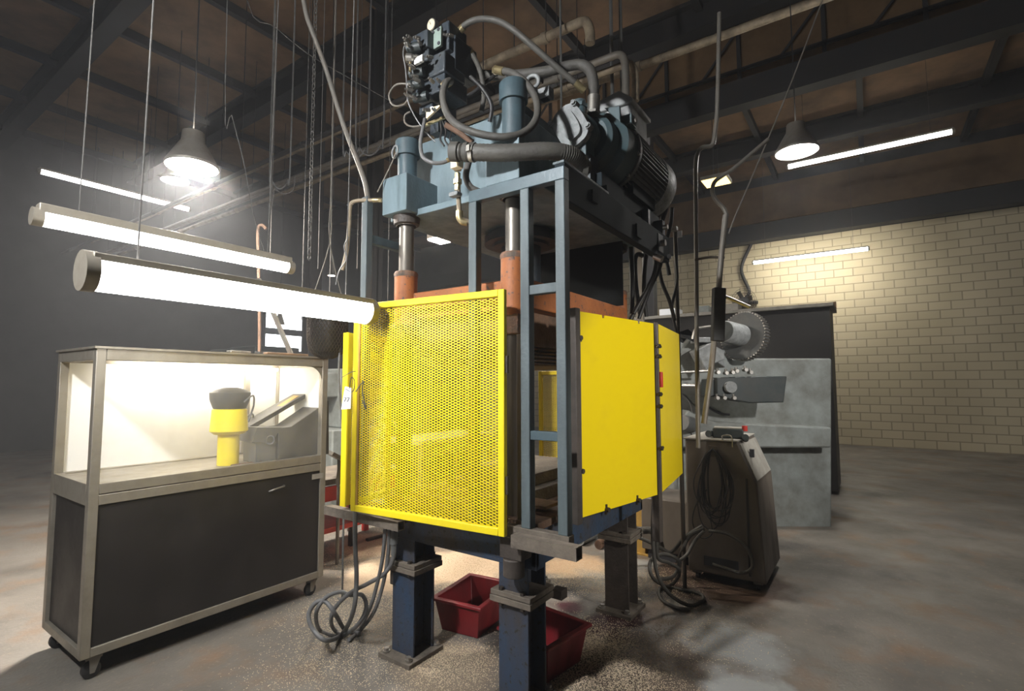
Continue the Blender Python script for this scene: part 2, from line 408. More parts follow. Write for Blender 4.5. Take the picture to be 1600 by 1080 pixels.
# clerestory step: a brown sheeted band with a braced girder below it, running along y
hx = onz(1040, 112, 6.75).x
struct('wall_clerestory', MB().box((hx, Y0, 6.15), (hx + .06, 3.2, 7.19)), M['wallpanel'])
tr = MB().box((hx - .12, Y0, 5.75), (hx + .12, 4.5, 6.15))
struct('trim_40', tr, M['beam'])
t2 = MB().bar((hx - .1, Y0, 6.95), (hx - .1, 4.2, 6.95), .05).bar((hx - .1, Y0, 6.3), (hx - .1, 4.2, 6.3), .05)
for k in range(-6, 4):
    t2.bar((hx - .1, k * 1.1, 6.15), (hx - .1, k * 1.1, 7.1), .05)
    t2.bar((hx - .1, k * 1.1, 6.95), (hx - .1, k * 1.1 + .55, 6.3), .03)
struct('trim_41', t2, M['beam'])
# lower far girder and sheeting in front of the block wall
fx = X1 - .6
struct('trim_42', MB().box((fx, Y0, 5.3), (fx + .3, Y1, 5.75)), M['beam'])
struct('wall_sheeting', MB().box((X1 - .12, Y0, 5.9), (X1 - .02, 5, 6.9)), M['wallpanel'])
# building columns far left
n = 50
for (px, py, D, wd) in ((584, 400, 7.5, .18), (492, 300, 9.0, .22), (1012, 300, 9.5, .2)):
    p = at(px, py, D)
    b = MB().box((p.x - wd / 2, p.y - wd / 2, 0), (p.x + wd / 2, p.y - wd / 2 + .03, CEIL)).box((p.x - wd / 2, p.y + wd / 2 - .03, 0), (p.x + wd / 2, p.y + wd / 2, CEIL)).box((p.x - .012, p.y - wd / 2, 0), (p.x + .012, p.y + wd / 2, CEIL))
    struct('trim_%d' % n, b, M['beam']); n += 1

# ================================================================== lamps
def batten(p, q, label, wd, near, m='glow', grp='bright linear lamps hung over the enclosure'):
    p = Vector(p); q = Vector(q); t = thing('linear_lamp', label, 'lamp', (p + q) / 2, grp)
    d = (q - p).normalized()
    part('housing', MB().bar(p + UP * .035, q + UP * .035, wd * .85, .05), M['alu'], t, .004)
    e = MB().tube([p, q], wd * .5, 14, 1); part('light_tube', e, M[m], t)
    for z in (p, q): part('end_cap', MB().cyl(z - d * .02, z + d * .02, wd * .54, n=18), M['alu'], t)
    for f in (.12, .88):
        g = p.lerp(q, f) + UP * .06
        part('hanger_wire', MB().tube([g, (g.x + .05, g.y, CEIL)], .003, 6, 1), M['wire'], t)
    return t
qa = at(575, 487, 2.72); batten(qa + Vector((-1.22, 0, 0)), qa, 'brightest long lamp tube ending beside the top left corner of the yellow mesh door', .13, 1)
qb = at(452, 418, 3.2); batten(qb + Vector((-1.22, 0, 0)), qb, 'thinner upper lamp tube hanging left of and above the brightest one', .075, 0)

def highbay(p, label, m, r=.2, aim=None):
    p = Vector(p); t = thing('high_bay_lamp', label, 'lamp', p, 'high bay lamps in the roof')
    ax = UP if aim is None else (p - Vector(aim)).normalized()
    part('reflector', MB().rev(p, ax, [(0, r), (.02, r * 1.02), (.22, r * .45), (.30, r * .42), (.30, r * .38), (.20, r * .40), (.03, r * .96), (0, r * .97)], cap=False), M['galv'], t)
    part('bulb_disc', MB().cyl(p + ax * .02, p + ax * .035, r * .93), m, t)
    e = p + ax * .28
    part('hanger_wire', MB().tube([e, (e.x, e.y, CEIL)], .006, 6, 1), M['black'], t)
    return t
highbay(at(300, 262, 4.2), 'high bay lamp hanging on the left, high over the enclosure', M['bayleft'], .2)
highbay(at(1245, 238, 5.2), 'high bay lamp hanging on the right above the control cabinet', M['bay'], .2)
highbay(CAM + RGT * -1.95 + FWD * .45 + UP * 1.85, 'flood lamp at the near left aimed at the press head', M['baykey'], .12, (.1, .4, 2.2))
pf2 = CAM + RGT * 3.1 + FWD * 1.6 + UP * 1.1; pa2 = CAM + RGT * 2.55 + FWD * 5.4 - UP * .2
f2 = highbay(pf2, 'added spot lamp at the right to brighten the grey green machine', M['baywarm'], .11, pa2)  # unseen lamp added to brighten the machine's near faces
s2 = bpy.data.lights.new('spot_light', 'SPOT'); s2.energy = 420; s2.spot_size = math.radians(48); s2.spot_blend = .6; s2.shadow_soft_size = .08; s2.color = (1, .98, .94)
o2 = bpy.data.objects.new('spot_light', s2); C.objects.link(o2); o2.parent = f2
o2.rotation_euler = (pa2 - pf2).to_track_quat('-Z', 'Y').to_euler(); o2.location = (pa2 - pf2).normalized() * .03
pf = CAM + RGT * 2.5 + FWD * .9 + UP * .5; pa_ = CAM + RGT * .93 + FWD * 3.0 - UP * .18
fl = highbay(pf, 'added spot lamp at the near right to brighten the solid yellow panels', M['baywarm'], .11, pa_)  # unseen lamp added for the panels, its cone shaped to spare the press head
sl_ = bpy.data.lights.new('spot_light', 'SPOT'); sl_.energy = 260; sl_.spot_size = math.radians(44); sl_.spot_blend = .45; sl_.shadow_soft_size = .08; sl_.color = (1, .97, .9)
so_ = bpy.data.objects.new('spot_light', sl_); C.objects.link(so_); so_.parent = fl
so_.rotation_euler = (pa_ - pf).to_track_quat('-Z', 'Y').to_euler(); so_.location = (pa_ - pf).normalized() * .03
highbay(CAM + RGT * 1.55 + FWD * 8.2 + UP * 3.2, 'high bay lamp deep in the hall behind the press', M['bay'], .2)
highbay(CAM + RGT * -5.0 + FWD * 8.0 + UP * 3.2, 'high bay lamp deep in the hall on the left', M['bayfar'], .2)
for (px, py, D, dx, dy, lab) in ((1350, 235, 9.0, 0, 1.2, 'added fill strip lamp under the roof far to the right'), (1262, 400, 12.4, 0, 1.2, 'added low fill strip lamp close to the cream block wall'),
                                (190, 300, 9.5, 1.2, 0, 'added fill strip lamp under the roof far to the left'), (905, 205, 9.5, 0, 1.2, 'added fill strip lamp hidden behind the press motor'), (705, 300, 11.0, 1.2, 0, 'added fill strip lamp behind the press head')):
    c = at(px, py, D); v = Vector((dx, dy, 0)); batten(c - v, c + v, lab, .09, 0, 'wallfill' if px == 1262 else 'strip', 'strip lamps added for fill light')  # strip lamps added as fill for the hall and to rake the cream wall
def skypanel(px, py, D, sx, sy, m, label):
    p = at(px, py, D); t = thing('ceiling_lamp_panel', label, 'lamp', p, 'square lamp panels deep in the hall')
    part('frame', MB().box((p.x - sx, p.y - sy, p.z), (p.x + sx, p.y + sy, p.z + .06)), M['galv'], t)
    part('diffuser', MB().box((p.x - sx * .92, p.y - sy * .92, p.z - .012), (p.x + sx * .92, p.y + sy * .92, p.z - .001)), m, t)
    for s in (-1, 1):
        part('hanger_wire', MB().tube([(p.x + s * sx * .8, p.y, p.z + .06), (p.x + s * sx * .8, p.y, CEIL)], .006, 6, 1), M['black'], t)
highbay(at(437, 508, 11.0), 'tiny far lamp just below the brightest lamp tube', M['bay'], .10)
highbay(at(518, 431, 11.0), 'tiny far lamp between the two lamp tubes and the tan bent pipe', M['bay'], .08)
skypanel(1119, 284, 9.0, .22, .22, M['baywarm'], 'warm yellow square lamp panel on the right above the bent conduit')
skypanel(687, 375, 4.98, .10, .075, M['backlamp'], 'small lamp panel seen under the press head between two columns')
skypanel(931, 474, 12.0, .1, .1, M['baywarm'], 'tiny far lamp panel behind the dark press opening')

# ================================================================== hydraulic press
P = thing('hydraulic_press', 'tall blue four column hydraulic press with orange platen on floor legs', 'press', (0, 0, 0))
LX, LY = (0, 1.23), (0, .73)
def hbeam(mb, x, y, z0, z1, w, t=.012):
    h = w / 2
    mb.box((x - h, y - h, z0), (x - h + t, y + h, z1)); mb.box((x + h - t, y - h, z0), (x + h, y + h, z1)); mb.box((x - h + t, y - t / 2, z0), (x + h - t, y + t / 2, z1))
    return mb
for ix, x in enumerate(LX):
    for iy, y in enumerate(LY):
        lg = part('leg', hbeam(MB(), x, y, .025, .66, .165), M['legblue'] if ix == 0 else M['legbrown'], P, .002)
        part('base_plate', MB().box((x - .15, y - .12, 0), (x + .12, y + .12, .025)), M['dust'], lg, .003)
        bt = MB()
        for s in (-1, 1):
            bt.cyl((x - .12, y + s * .085, .025), (x - .12, y + s * .085, .034), .02).bolt((x - .12, y + s * .085, .034), UP, .015, .014)
            bt.cyl((x + .10, y + s * .085, .025), (x + .10, y + s * .085, .034), .02).bolt((x + .10, y + s * .085, .034), UP, .015, .014)
        part('anchor_bolt', bt, M['steel'], lg)
        part('splice_plate', MB().box((x - .115, y - .115, .465), (x + .115, y + .115, .494)).box((x - .112, y - .112, .496), (x + .112, y + .112, .52)), M['dust'], lg, .003)
        b2 = MB()
        for sx in (-1, 1):
            for sy in (-1, 1): b2.bolt((x + sx * .095, y + sy * .06, .52), UP, .014, .014).bolt((x + sx * .095, y + sy * .06, .465), -UP, .014, .014)
        part('splice_bolt', b2, M['dkrod'], lg)
# square blocks that clamp each leg (left one has a dark hook plate)
part('leveling_lug', MB().box((-.06, .83, .36), (.02, .86, .47)).box((.10, -.16, .455), (.16, -.10, .50)), M['legbrown'], P, .003)
bo = MB().box((-.085, -.13, .655), (-.06, .86, .825)).box((-.085, -.13, .80), (.0, .86, .825)).box((-.085, -.13, .64), (.0, .86, .66))
bo.box((1.27, -.13, .655), (1.30, .86, .825)).box((-.085, -.13, .655), (1.30, -.10, .825)).box((-.085, .83, .655), (1.30, .86, .825))
part('bolster_frame', bo, M['legblue'], P, .003)
tb = MB()
for k in range(6): tb.box((-.10, -.15 + k * .172, .826), (1.32, -.15 + k * .172 + .168, .862))
part('table_plate', tb, M['rust'], P, .004)
ld = MB().box((.22, .06, .862), (1.05, .68, .935)).box((.30, .12, .936), (.98, .62, 1.0))
part('lower_die', ld, M['dust'], P, .005)
tm = MB().box((-.05, -.02, .863), (.10, .72, .885)).box((.05, -.10, .885), (.20, .70, .902))
part('die_board', tm, M['wood'], P, .003)
CXs, CYs = (-.02, 1.32), (.03, .80)
for ix, x in enumerate(CXs):
    for iy, y in enumerate(CYs):
        col = part('column', MB().cyl((x, y, 2.16), (x, y, 2.5), .044).cyl((x, y, 2.44), (x, y, 2.5), .062), M['chrome'], P)
        part('lower_rod', MB().cyl((x, y, .862), (x, y, 1.76), .045), M['dkrod'], col)
        sl = part('sleeve', MB().cyl((x, y, 1.84), (x, y, 2.145), .068, n=32), M['orange'], col)
        part('wiper_ring', MB().rev((x, y, 2.13), UP, [(0, .070), (.02, .072), (.032, .066), (.036, .050)]), M['grime'], col)
        part('sleeve_foot', MB().box((x - .062, y - .062, 1.745), (x + .062, y + .062, 1.845)), M['grime'], col, .006)
        part('column_nut', MB().rev((x, y, 2.70), UP, [(0, .060), (.26, .060), (.26, .075), (.355, .075), (.365, .068), (.365, .012), (.35, .010)] if ix == 0 and iy == 0 else [(0, .058), (.17, .058), (.17, .074), (.262, .074), (.27, .066), (.27, .012)], 36), M['blue'], col)
part('platen', MB().box((.02, -.04, 1.885), (1.30, .87, 2.03)).box((-.03, .10, 1.93), (.02, .73, 2.03)), M['orange'], P, .006)
ud = MB().box((.10, .04, 1.70), (1.2, .8, 1.885))
for k in range(5): ud.box((.14, .06, 1.60 + k * .021), (1.15, .78, 1.613 + k * .021))
part('upper_die', ud, M['rust'], P, .004)
part('ram', MB().rev((.64, .41, 2.03), UP, [(0, .20), (.06, .20), (.06, .13), (.36, .13), (.36, .185), (.47, .19)], 40), M['navy'], P)
part('ram_flange', MB().rev((.64, .41, 2.41), UP, [(0, .24), (.05, .24), (.05, .2), (.09, .2)], 40), M['navy'], P)
part('back_shield', MB().box((1.20, -.06, 2.04), (1.212, .70, 2.50)), M['headshade'], P)  # sheet coloured black to carry the shade seen under the head
# crown with four corner bosses
cr = MB().box((.14, .105, 2.50), (1.28, .92, 3.03))
cr.box((-.03, -.12, 2.49), (1.42, .93, 2.53))
part('crown', cr, M['bluelit'], P, .005)
for ix, x in enumerate(CXs):
    for iy, y in enumerate(CYs):
        s = 1 if ix == 0 else -1
        xa = x - .105 * s; xb = x + .30 * s
        poly = [(xa, y - .10, 2.50), (xa, y - .10, 2.72), (xb, y - .10, 2.72), (xb, y - .10, 2.60), (xb - .1 * s, y - .10, 2.50)]
        part('corner_boss', MB().prism(poly, (0, .20, 0)), M['bluelit'] if ix == 0 else M['blue'], P, .004)
        part('boss_collar', MB().rev((x, y, 2.44), UP, [(0, .058), (.01, .075), (.06, .082)]), M['legbrown'], P)
tk = MB().box((.22, .115, 3.03), (1.15, .70, 3.09))
part('crown_top_plate', tk, M['blue'], P, .004)
part('side_beam', MB().box((-.16, -.335, 2.33), (1.36, -.285, 2.50)), M['navyshade'], P, .004)
part('beam_flat', MB().box((-.16, -.335, 2.50), (.34, -.275, 2.512)), M['post'], P, .002)
part('side_clip', MB().box((.12, -.343, 2.40), (.19, -.335, 2.46)).box((.72, -.345, 2.36), (.80, -.335, 2.44)).box((.30, -.34, 2.512), (.32, -.29, 2.54)), M['navyshade'], P, .003)
# right hand upper brackets and junction blocks by the motor tail
jb = MB().box((1.12, -.34, 2.36), (1.22, -.24, 2.48)).box((1.24, -.33, 2.42), (1.30, -.22, 2.60)).box((1.02, -.31, 2.52), (1.06, -.27, 2.62))
part('junction_block', jb, M['navy'], P, .004)
part('junction_fitting', MB().cyl((1.26, -.36, 2.55), (1.26, -.30, 2.55), .016).cyl((1.17, -.37, 2.42), (1.17, -.33, 2.42), .02).cyl((1.30, -.35, 2.36), (1.38, -.33, 2.37), .014).cyl((1.12, -.36, 2.30), (1.12, -.31, 2.33), .022), M['steel'], P)

# guard frame posts
gx = -.145
def py_(px, py=500): return onx(px, py, gx).y
zt = onx(880, 262, gx).z; zb = .83
posts = [py_(571), py_(742), py_(824), py_(880)]
gf = part('guard_frame', MB().box((gx - .025, posts[3] - .03, zb - .03), (gx + .025, posts[2] + .12, zb + .02)), M['dust'], P, .003)
for i, y in enumerate(posts):
    part('post', MB().box((gx - .024, y - .024, zb + .02), (gx + .024, y + .024, (zt - .06 if i else onx(571, 310, gx).z))), M['post'], gf, .004)
z1, z2 = onx(850, 452, gx).z, onx(850, 681, gx).z
part('rail', MB().box((gx - .02, posts[3] + .024, z1 - .022), (gx + .02, posts[2] - .024, z1 + .022)), M['post'], gf, .003)
part('rail', MB().box((gx - .02, posts[3] + .024, z2 - .02), (gx + .02, posts[2] - .024, z2 + .02)), M['blue'], gf, .003)
part('top_rail', MB().box((gx - .024, posts[3] - .024, zt - .06), (gx + .024, posts[1] + .024, zt)), M['blue'], gf, .003)
part('tie_arm', MB().box((gx - .02, posts[0] - .02, zt - .13), (.14, posts[0] + .025, zt - .08)), M['blue'], gf, .003)
# open ended square tube at the lower right corner
def sqtube(mb, a, b, w, t=.006):
    a = Vector(a); b = Vector(b); d = (b - a).normalized(); e = d.cross(UP).normalized()
    h = w / 2
    mb.bar(a + UP * (h - t / 2), b + UP * (h - t / 2), w, t); mb.bar(a - UP * (h - t / 2), b - UP * (h - t / 2), w, t)
    mb.bar(a + e * (h - t / 2), b + e * (h - t / 2), t, w - 2 * t); mb.bar(a - e * (h - t / 2), b - e * (h - t / 2), t, w - 2 * t)
    return mb
part('lower_tube', sqtube(MB(), (gx - .05, posts[3] - .09, zb - .03), (gx - .05, posts[2] + .045, zb - .03), .055), M['dust'], gf)
e = onx(627, 822, -.22)
part('lower_tube', sqtube(MB(), e, (e.x, e.y + .62, e.z), .05), M['dust'], gf)
part('cross_tube', sqtube(sqtube(MB(), (e.x, e.y + .05, e.z + .01), (-.07, e.y + .05, e.z + .01), .03), (e.x, e.y + .38, e.z + .01), (.6, e.y + .38, e.z + .01), .03), M['legbrown'], gf)
cf = MB().box((gx - .03, posts[2] + .02, .70), (gx + .06, posts[2] + .14, zb - .03)).cyl((gx, posts[2] + .08, .62), (gx, posts[2] + .08, .70), .05)
part('frame_foot', cf, M['legbrown'], gf, .004)
# dark rod and guide plate inside the frame bay
part('guide_channel', MB().box((-.10, posts[2] + .015, .86), (-.07, posts[2] + .09, 1.74)).box((-.10, posts[2] + .015, .86), (-.06, posts[2] + .022, 1.74)), M['dkrod'], P, .003)

# ================================================================== expanded metal guards
def lattice(mb, o, u, v, W, H, cw, ch, st, th):
    o = Vector(o); u = Vector(u).normalized(); v = Vector(v).normalized(); n = u.cross(v)
    nx = int(W / (cw / 2)); ny = int(H / (ch / 2)); dx = W / nx; dy = H / ny
    for i in range(nx):
        for j in range(ny + 1):
            if (i + j) % 2: continue
            for s in (1, -1):
                if not 0 <= j + s <= ny: continue
                a = o + u * (i * dx) + v * (j * dy); b = o + u * ((i + 1) * dx) + v * ((j + s) * dy)
                hv = v * st / 2; hn = n * th / 2; tw = n * (th * .5 * s)
                vs = [a - hv - hn, a + hv - hn, b + hv - hn, b - hv - hn, a - hv + hn, a + hv + hn, b + hv + hn, b - hv + hn]
                mb.add(vs, [(0, 1, 2, 3), (7, 6, 5, 4), (1, 5, 6, 2), (0, 3, 7, 4)])
    return mb
def guard(name, label, A, B, z0, z1, fw, cw, ch, st, hinge=False, group=None, off=.012):
    A = Vector((A[0], A[1], 0)); B = Vector((B[0], B[1], 0)); u = (B - A).normalized(); W = (B - A).length
    t = thing(name, label, 'guard', (A + B) / 2 + UP * z0, group)
    n = u.cross(UP)
    fr = MB()
    for (a, b) in ((A + UP * z0, A + UP * z1), (B + UP * z0, B + UP * z1)):
        s = u if a.xy == A.xy else -u
        fr.bar(a + s * fw / 2, b + s * fw / 2, .028, fw, up=u)
    for z, s in ((z0, 1), (z1, -1)):
        fr.bar(A + u * fw + UP * (z + s * fw / 2), B - u * fw + UP * (z + s * fw / 2), .028, fw)
    part('frame', fr, M['yellow'], t, .003)
    part('expanded_mesh', lattice(MB(), A + u * fw * .8 + UP * (z0 + fw * .8), u, UP, W - fw * 1.6, z1 - z0 - fw * 1.6, cw, ch, st, .004), M['yellow'], t)
    return t, u, W
pr = at(790, 640, 2.40); pl = at(553, 640, 2.89)
DZ0, DZ1 = .812, 1.942
door, du, DW = guard('mesh_guard_door', 'front yellow expanded mesh guard door facing the viewer', pl, pr, DZ0, DZ1, .034, .0335, .0137, .0044)
part('inner_angle', MB().bar(Vector((pl.x, pl.y, DZ0 + .03)) + du * .04, Vector((pl.x, pl.y, DZ1 - .03)) + du * .04, .02, .012, up=du), M['ylwold'], door)
part('hinge', MB().cyl((pr.x + du.x * .008, pr.y + du.y * .008, 1.55), (pr.x + du.x * .008, pr.y + du.y * .008, 1.63), .008).cyl((pr.x + du.x * .008, pr.y + du.y * .008, 1.0), (pr.x + du.x * .008, pr.y + du.y * .008, 1.08), .008), M['dkrod'], door)
# left side guard, seen edge on beyond the door
pe = at(540, 640, 3.05)
sg, su, sw = guard('safety_screen', 'yellow mesh guard on the left side seen almost edge on', (pe.x, pe.y), (pe.x + .34, pe.y - .01), .80, 1.80, .036, .0335, .0137, .0044)
g4 = MB().bar((pe.x - .012, pe.y - .01, .80), (pe.x - .012, pe.y - .01, 1.80), .045, .01, up=(1, 0, 0))
part('edge_strip', g4, M['yellow'], sg)
bg, bu, bw = guard('safety_screen', 'yellow mesh guard at the back seen through the press opening', (1.40, onx(843, 650, 1.40).y), (1.40, -.12), .90, 1.60, .03, .0335, .0137, .0044)

# ================================================================== solid yellow side panels
def sheet(label, a, b, z0, z1, notches):
    a = Vector((a.x, a.y, 0)); b = Vector((b.x, b.y, 0)); u = (b - a).normalized(); n = u.cross(UP)
    W = (b - a).length
    poly = [(0, z0), (W, z0), (W, z1)]
    for f in notches: poly += [(W * f + .012, z1), (W * f + .008, z1 - .014), (W * f - .008, z1 - .016), (W * f - .012, z1)]
    poly += [(0, z1)]
    t = thing('solid_guard_panel', label, 'guard', (a + b) / 2 + UP * z0, 'solid yellow guard panels')
    part('sheet', MB().prism([a + u * s + UP * z for s, z in poly], n * -.004), M['yellow_sheet'], t, 0, sharp=20)
    fr = MB()
    back = -n * .022
    for (s0, s1, za, zb2) in ((.015, .015, z0 + .03, z1 - .03), (W - .015, W - .015, z0 + .03, z1 - .03)):
        fr.bar(a + u * s0 + UP * za + back, a + u * s1 + UP * zb2 + back, .03, .03, up=u)
    for z in (z0 + .03, z1 - .03): fr.bar(a + u * .03 + UP * z + back, a + u * (W - .03) + UP * z + back, .03, .03)
    part('back_frame', fr, M['legbrown'], t)
    return t, a, b, u, n
ZP0, ZP1 = .868, 1.853
pa, a0, a1, ua, na = sheet('larger nearer solid yellow guard panel right of the grey posts', at(904, 640, 2.5), at(1024, 640, 3.02), ZP0, ZP1, (.78, .30))
pb, b0, b1, ub, nb = sheet('narrower far solid yellow guard panel behind the latch post', at(1032, 640, 3.05), at(1064, 640, 3.68), ZP0 + .01, ZP1, ())
ea = MB().bar(a0 - ua * .03 + UP * (ZP0 - .02), a0 - ua * .03 + UP * (ZP1 + .01), .05, .04, up=ua)
part('edge_angle', ea, M['legbrown'], pa, .003)
ee = MB()
for k in range(40): ee.cbox(a0 - ua * .006 + na * .004 + UP * (ZP0 + .02 + k * .0245), (.008, .008, .012))
part('edge_teeth', ee, M['ylwold'], pa)
cl = MB()
for z, s in ((1.72, -.008), (1.09, -.006)):
    cl.cyl(a0 + ua * s + na * .002 + UP * z, a0 + ua * s + na * .03 + UP * z, .012, n=8).bar(a0 + ua * (s - .03) + UP * z + na * .01, a0 + ua * (s + .02) + UP * (z - .01) + na * .01, .014)
for s in (.22, .52): 
    cl.cyl(a0 + ua * s + UP * (ZP0 + .005), a0 + ua * s + na * .02 + UP * (ZP0 + .005), .012, n=8).bar(a0 + ua * s + UP * (ZP0 + .03), a0 + ua * s + UP * (ZP0 - .02), .012)
part('clamp', cl, M['dkrod'], pa)
hp = thing('hinge_post', 'dirty dark hinge post between the two solid yellow panels', 'post', (a1.x, a1.y, .60))
h0 = (a1 + b0) / 2
part('post', MB().bar(h0 + UP * .60 - na * .02, h0 + UP * 1.86 - na * .02, .05, .04, up=ua), M['legbrown'], hp, .003)
part('hinge_strip', MB().cyl(h0 + UP * .88 + na * .002, h0 + UP * 1.85 + na * .002, .011), M['legbrown'], hp)
part('latch_box', MB().bar(h0 + UP * 1.48 + na * .012 + ub * .012, h0 + UP * 1.57 + na * .012 + ub * .012, .035, .022, up=ua), M['redpaint'], hp, .003)
lb = MB()
for z in (1.72, 1.66, 1.44, 1.37, 1.13): lb.cyl(h0 + UP * z - ua * .02 + na * .012, h0 + UP * z + ub * .05 + na * .014, .009, n=8).bolt(h0 + UP * z + na * .01, na, .014, .014)
part('latch_bolt', lb, M['dkrod'], hp)


# thin haze volume added to imitate the veil of lamp glare
hz_m = bpy.data.materials.new('glare haze'); hz_m.use_nodes = True
hz_m.node_tree.nodes.remove(hz_m.node_tree.nodes['Principled BSDF'])
vs_ = hz_m.node_tree.nodes.new('ShaderNodeVolumeScatter'); vs_.inputs['Density'].default_value = .0032; vs_.inputs['Anisotropy'].default_value = .35; vs_.inputs['Color'].default_value = (.93, .95, 1, 1)
hz_m.node_tree.links.new(vs_.outputs[0], hz_m.node_tree.nodes['Material Output'].inputs['Volume'])
ho = struct('haze', MB().box((X0 + .01, Y0 + .01, .001), (X1 - .01, Y1 - .12, CEIL - .01)), hz_m)
h2 = hz_m.copy(); h2.name = 'thicker glare haze'
h2.node_tree.nodes[vs_.name].inputs['Density'].default_value = .011
hb_ = struct('glare_haze_left', MB().box((-4.0, 2.7, .002), (X1 - .5, Y1 - .14, 5.2)), h2)  # denser box added on the left, where the glare veil is strongest
# ================================================================== motor and pump on the crown
my, mz = -.15, 2.90
mt = thing('electric_motor', 'big dark finned electric motor lying on the press crown', 'motor', (.9, my, 2.70))
AX = Vector((1, 0, 0))
def mp(x, a, r): return Vector((x, my + math.cos(a) * r, mz + math.sin(a) * r))
part('bell_housing', MB().rev((.46, my, mz), AX, [(0, .13), (.02, .155), (.10, .16), (.13, .205), (.27, .21), (.28, .19)], 48), M['motorblue'], mt)
part('flange', MB().rev((.735, my, mz), AX, [(0, .16), (0, .222), (.03, .222), (.045, .20)], 48), M['motor'], mt)
part('body', MB().rev((.77, my, mz), AX, [(0, .188), (.50, .188)], 48), M['motor'], mt)
fi = MB()
for k in range(52):
    a = 2 * PI * k / 52
    if abs(a - PI / 2) < .35: continue
    c = mp(0, a, .203); u = Vector((0, math.cos(a), math.sin(a)))
    fi.bar((.785, c.y, c.z), (1.265, c.y, c.z), .0045, .036, up=u)
part('cooling_fin', fi, M['motor'], mt); 
part('fan_cover', MB().rev((1.265, my, mz), AX, [(0, .222), (.05, .226), (.17, .226), (.22, .20), (.22, .19), (.19, .18)], 48), M['cast'], mt)
jb = part('terminal_box', MB().box((.84, my - .13, 3.07), (1.12, my + .13, 3.24)), M['boxgrey'], mt, .004)
part('lid', MB().prism([(.81, my - .15, 3.24), (.81, my + .15, 3.24), (.81, my + .13, 3.30), (.81, my - .06, 3.34), (.81, my - .15, 3.265)], (.34, 0, 0)), M['boxgrey'], jb, .006)
part('lifting_tab', MB().prism([mp(.50, PI * .66, .20), mp(.50, PI * .90, .20), mp(.50, PI * .78, .245)], (.02, 0, 0)).box((.60, my - .22, 2.99), (.68, my - .12, 3.05)), M['motorblue'], mt, .003)
bt = MB()
for k in range(10):
    a = 2 * PI * k / 10 + .2; bt.bolt(mp(.735, a, .212), -AX, .012, .016)
bt.bolt((.64, my - .22, 3.02), (0, -1, 0), .014, .014)
part('bolt', bt, M['steel'], mt)
part('mounting_foot', MB().box((.82, my - .14, 2.66), (1.22, my - .05, 2.74)).box((.82, my + .05, 2.66), (1.22, my + .14, 2.74)), M['navyshade'], mt, .003)
part('mounting_rail', MB().box((.40, my - .12, 2.53), (1.36, my - .06, 2.66)).box((.40, my + .06, 2.53), (1.36, my + .12, 2.66)), M['navyshade'], mt, .003)

pu = thing('hydraulic_pump', 'grey cast hydraulic pump with bolted cover at the front end of the motor', 'pump', (.38, my, 2.80))
part('body', MB().rev((.30, my, mz), AX, [(0, .085), (.03, .10), (.10, .105), (.12, .085), (.16, .09), (.17, .12)], 32).box((.30, my - .075, mz - .17), (.41, my + .065, mz + .02)), M['motorblue'], pu, .004)
rot = Matrix.Rotation(math.radians(-28), 3, AX)
def lobed(x, thick, a, b, sc=1.0):
    out = []
    for k in range(40):
        t = 2 * PI * k / 40
        yy = a * sc * math.copysign(abs(math.cos(t)) ** .7, math.cos(t)); zz = b * sc * math.copysign(abs(math.sin(t)) ** .7, math.sin(t))
        q = rot @ Vector((0, yy, zz)); out.append(Vector((x, my + q.y, mz + q.z)))
    return out
part('cover', MB().prism(lobed(.262, 0, .088, .125), (.04, 0, 0)), M['cast'], pu)
part('cover_boss', MB().prism(lobed(.240, 0, .050, .095), (.03, 0, 0)), M['cast'], pu)
bt = MB()
for (yy, zz) in ((-.08, -.085), (.08, -.085), (-.08, .085), (.08, .085)):
    q = rot @ Vector((0, yy, zz)); bt.cyl((.245, my + q.y, mz + q.z), (.29, my + q.y, mz + q.z), .017, n=12).bolt((.245, my + q.y, mz + q.z), -AX, .013, .012)
part('bolt', bt, M['cast'], pu)
part('port_block', MB().box((.28, my + .04, mz - .18), (.40, my + .17, mz - .085)), M['green'], pu, .006)
part('outlet_neck', MB().cyl((.38, my, mz + .08), (.38, my, mz + .19), .035).cyl((.38, my, mz + .15), (.38, my, mz + .17), .045, n=6), M['motorblue'], pu)
part('pump_foot', MB().box((.34, my - .08, 2.53), (.44, my + .08, 2.75)), M['navy'], pu)

# ================================================================== valve manifold
vm = thing('valve_manifold', 'dark stacked valve block with fittings at the top left of the press', 'valve', at(690, 190, 2.85))
def vb(mb, px, py, D, sx, sy, sz):
    c = at(px, py, D); return mb.cbox(c, (sx, sy, sz))
part('base_block', vb(vb(MB(), 690, 148, 2.86, .20, .22, .10), 676, 176, 2.86, .12, .10, .05), M['navy'], vm, .006)
part('valve_body', vb(vb(MB(), 686, 118, 2.84, .18, .24, .12), 670, 97, 2.83, .16, .14, .10), M['navy'], vm, .008)
part('upper_body', vb(vb(vb(MB(), 702, 72, 2.84, .16, .13, .17), 664, 72, 2.78, .10, .13, .10), 716, 100, 2.88, .20, .12, .20), M['navy'], vm, .006)
gp = at(678, 62, 2.74)
part('front_plate', MB().prism([gp + Vector((0, y, z)) for y, z in ((-.05, -.05), (-.052, .062), (.02, .055), (.048, .035), (.05, .0), (.03, -.055))], (.02, 0, 0)), M['green'], vm, .003)
pl2 = MB()
for y, z in ((-.035, .045), (.005, .042), (.030, .030), (-.037, -.035)): pl2.cyl(gp + Vector((-.004, y, z)), gp + Vector((.004, y, z)), .010, n=14)
part('port', pl2, M['ink'], vm)
sol = MB()
for (px, py, D) in ((655, 95, 2.76), (652, 112, 2.74), (650, 130, 2.74), (648, 72, 2.72), (658, 150, 2.76)):
    c = at(px, py, D); sol.cyl(c + Vector((.02, -.03, 0)), c + Vector((-.005, .05, 0)), .026, n=18)
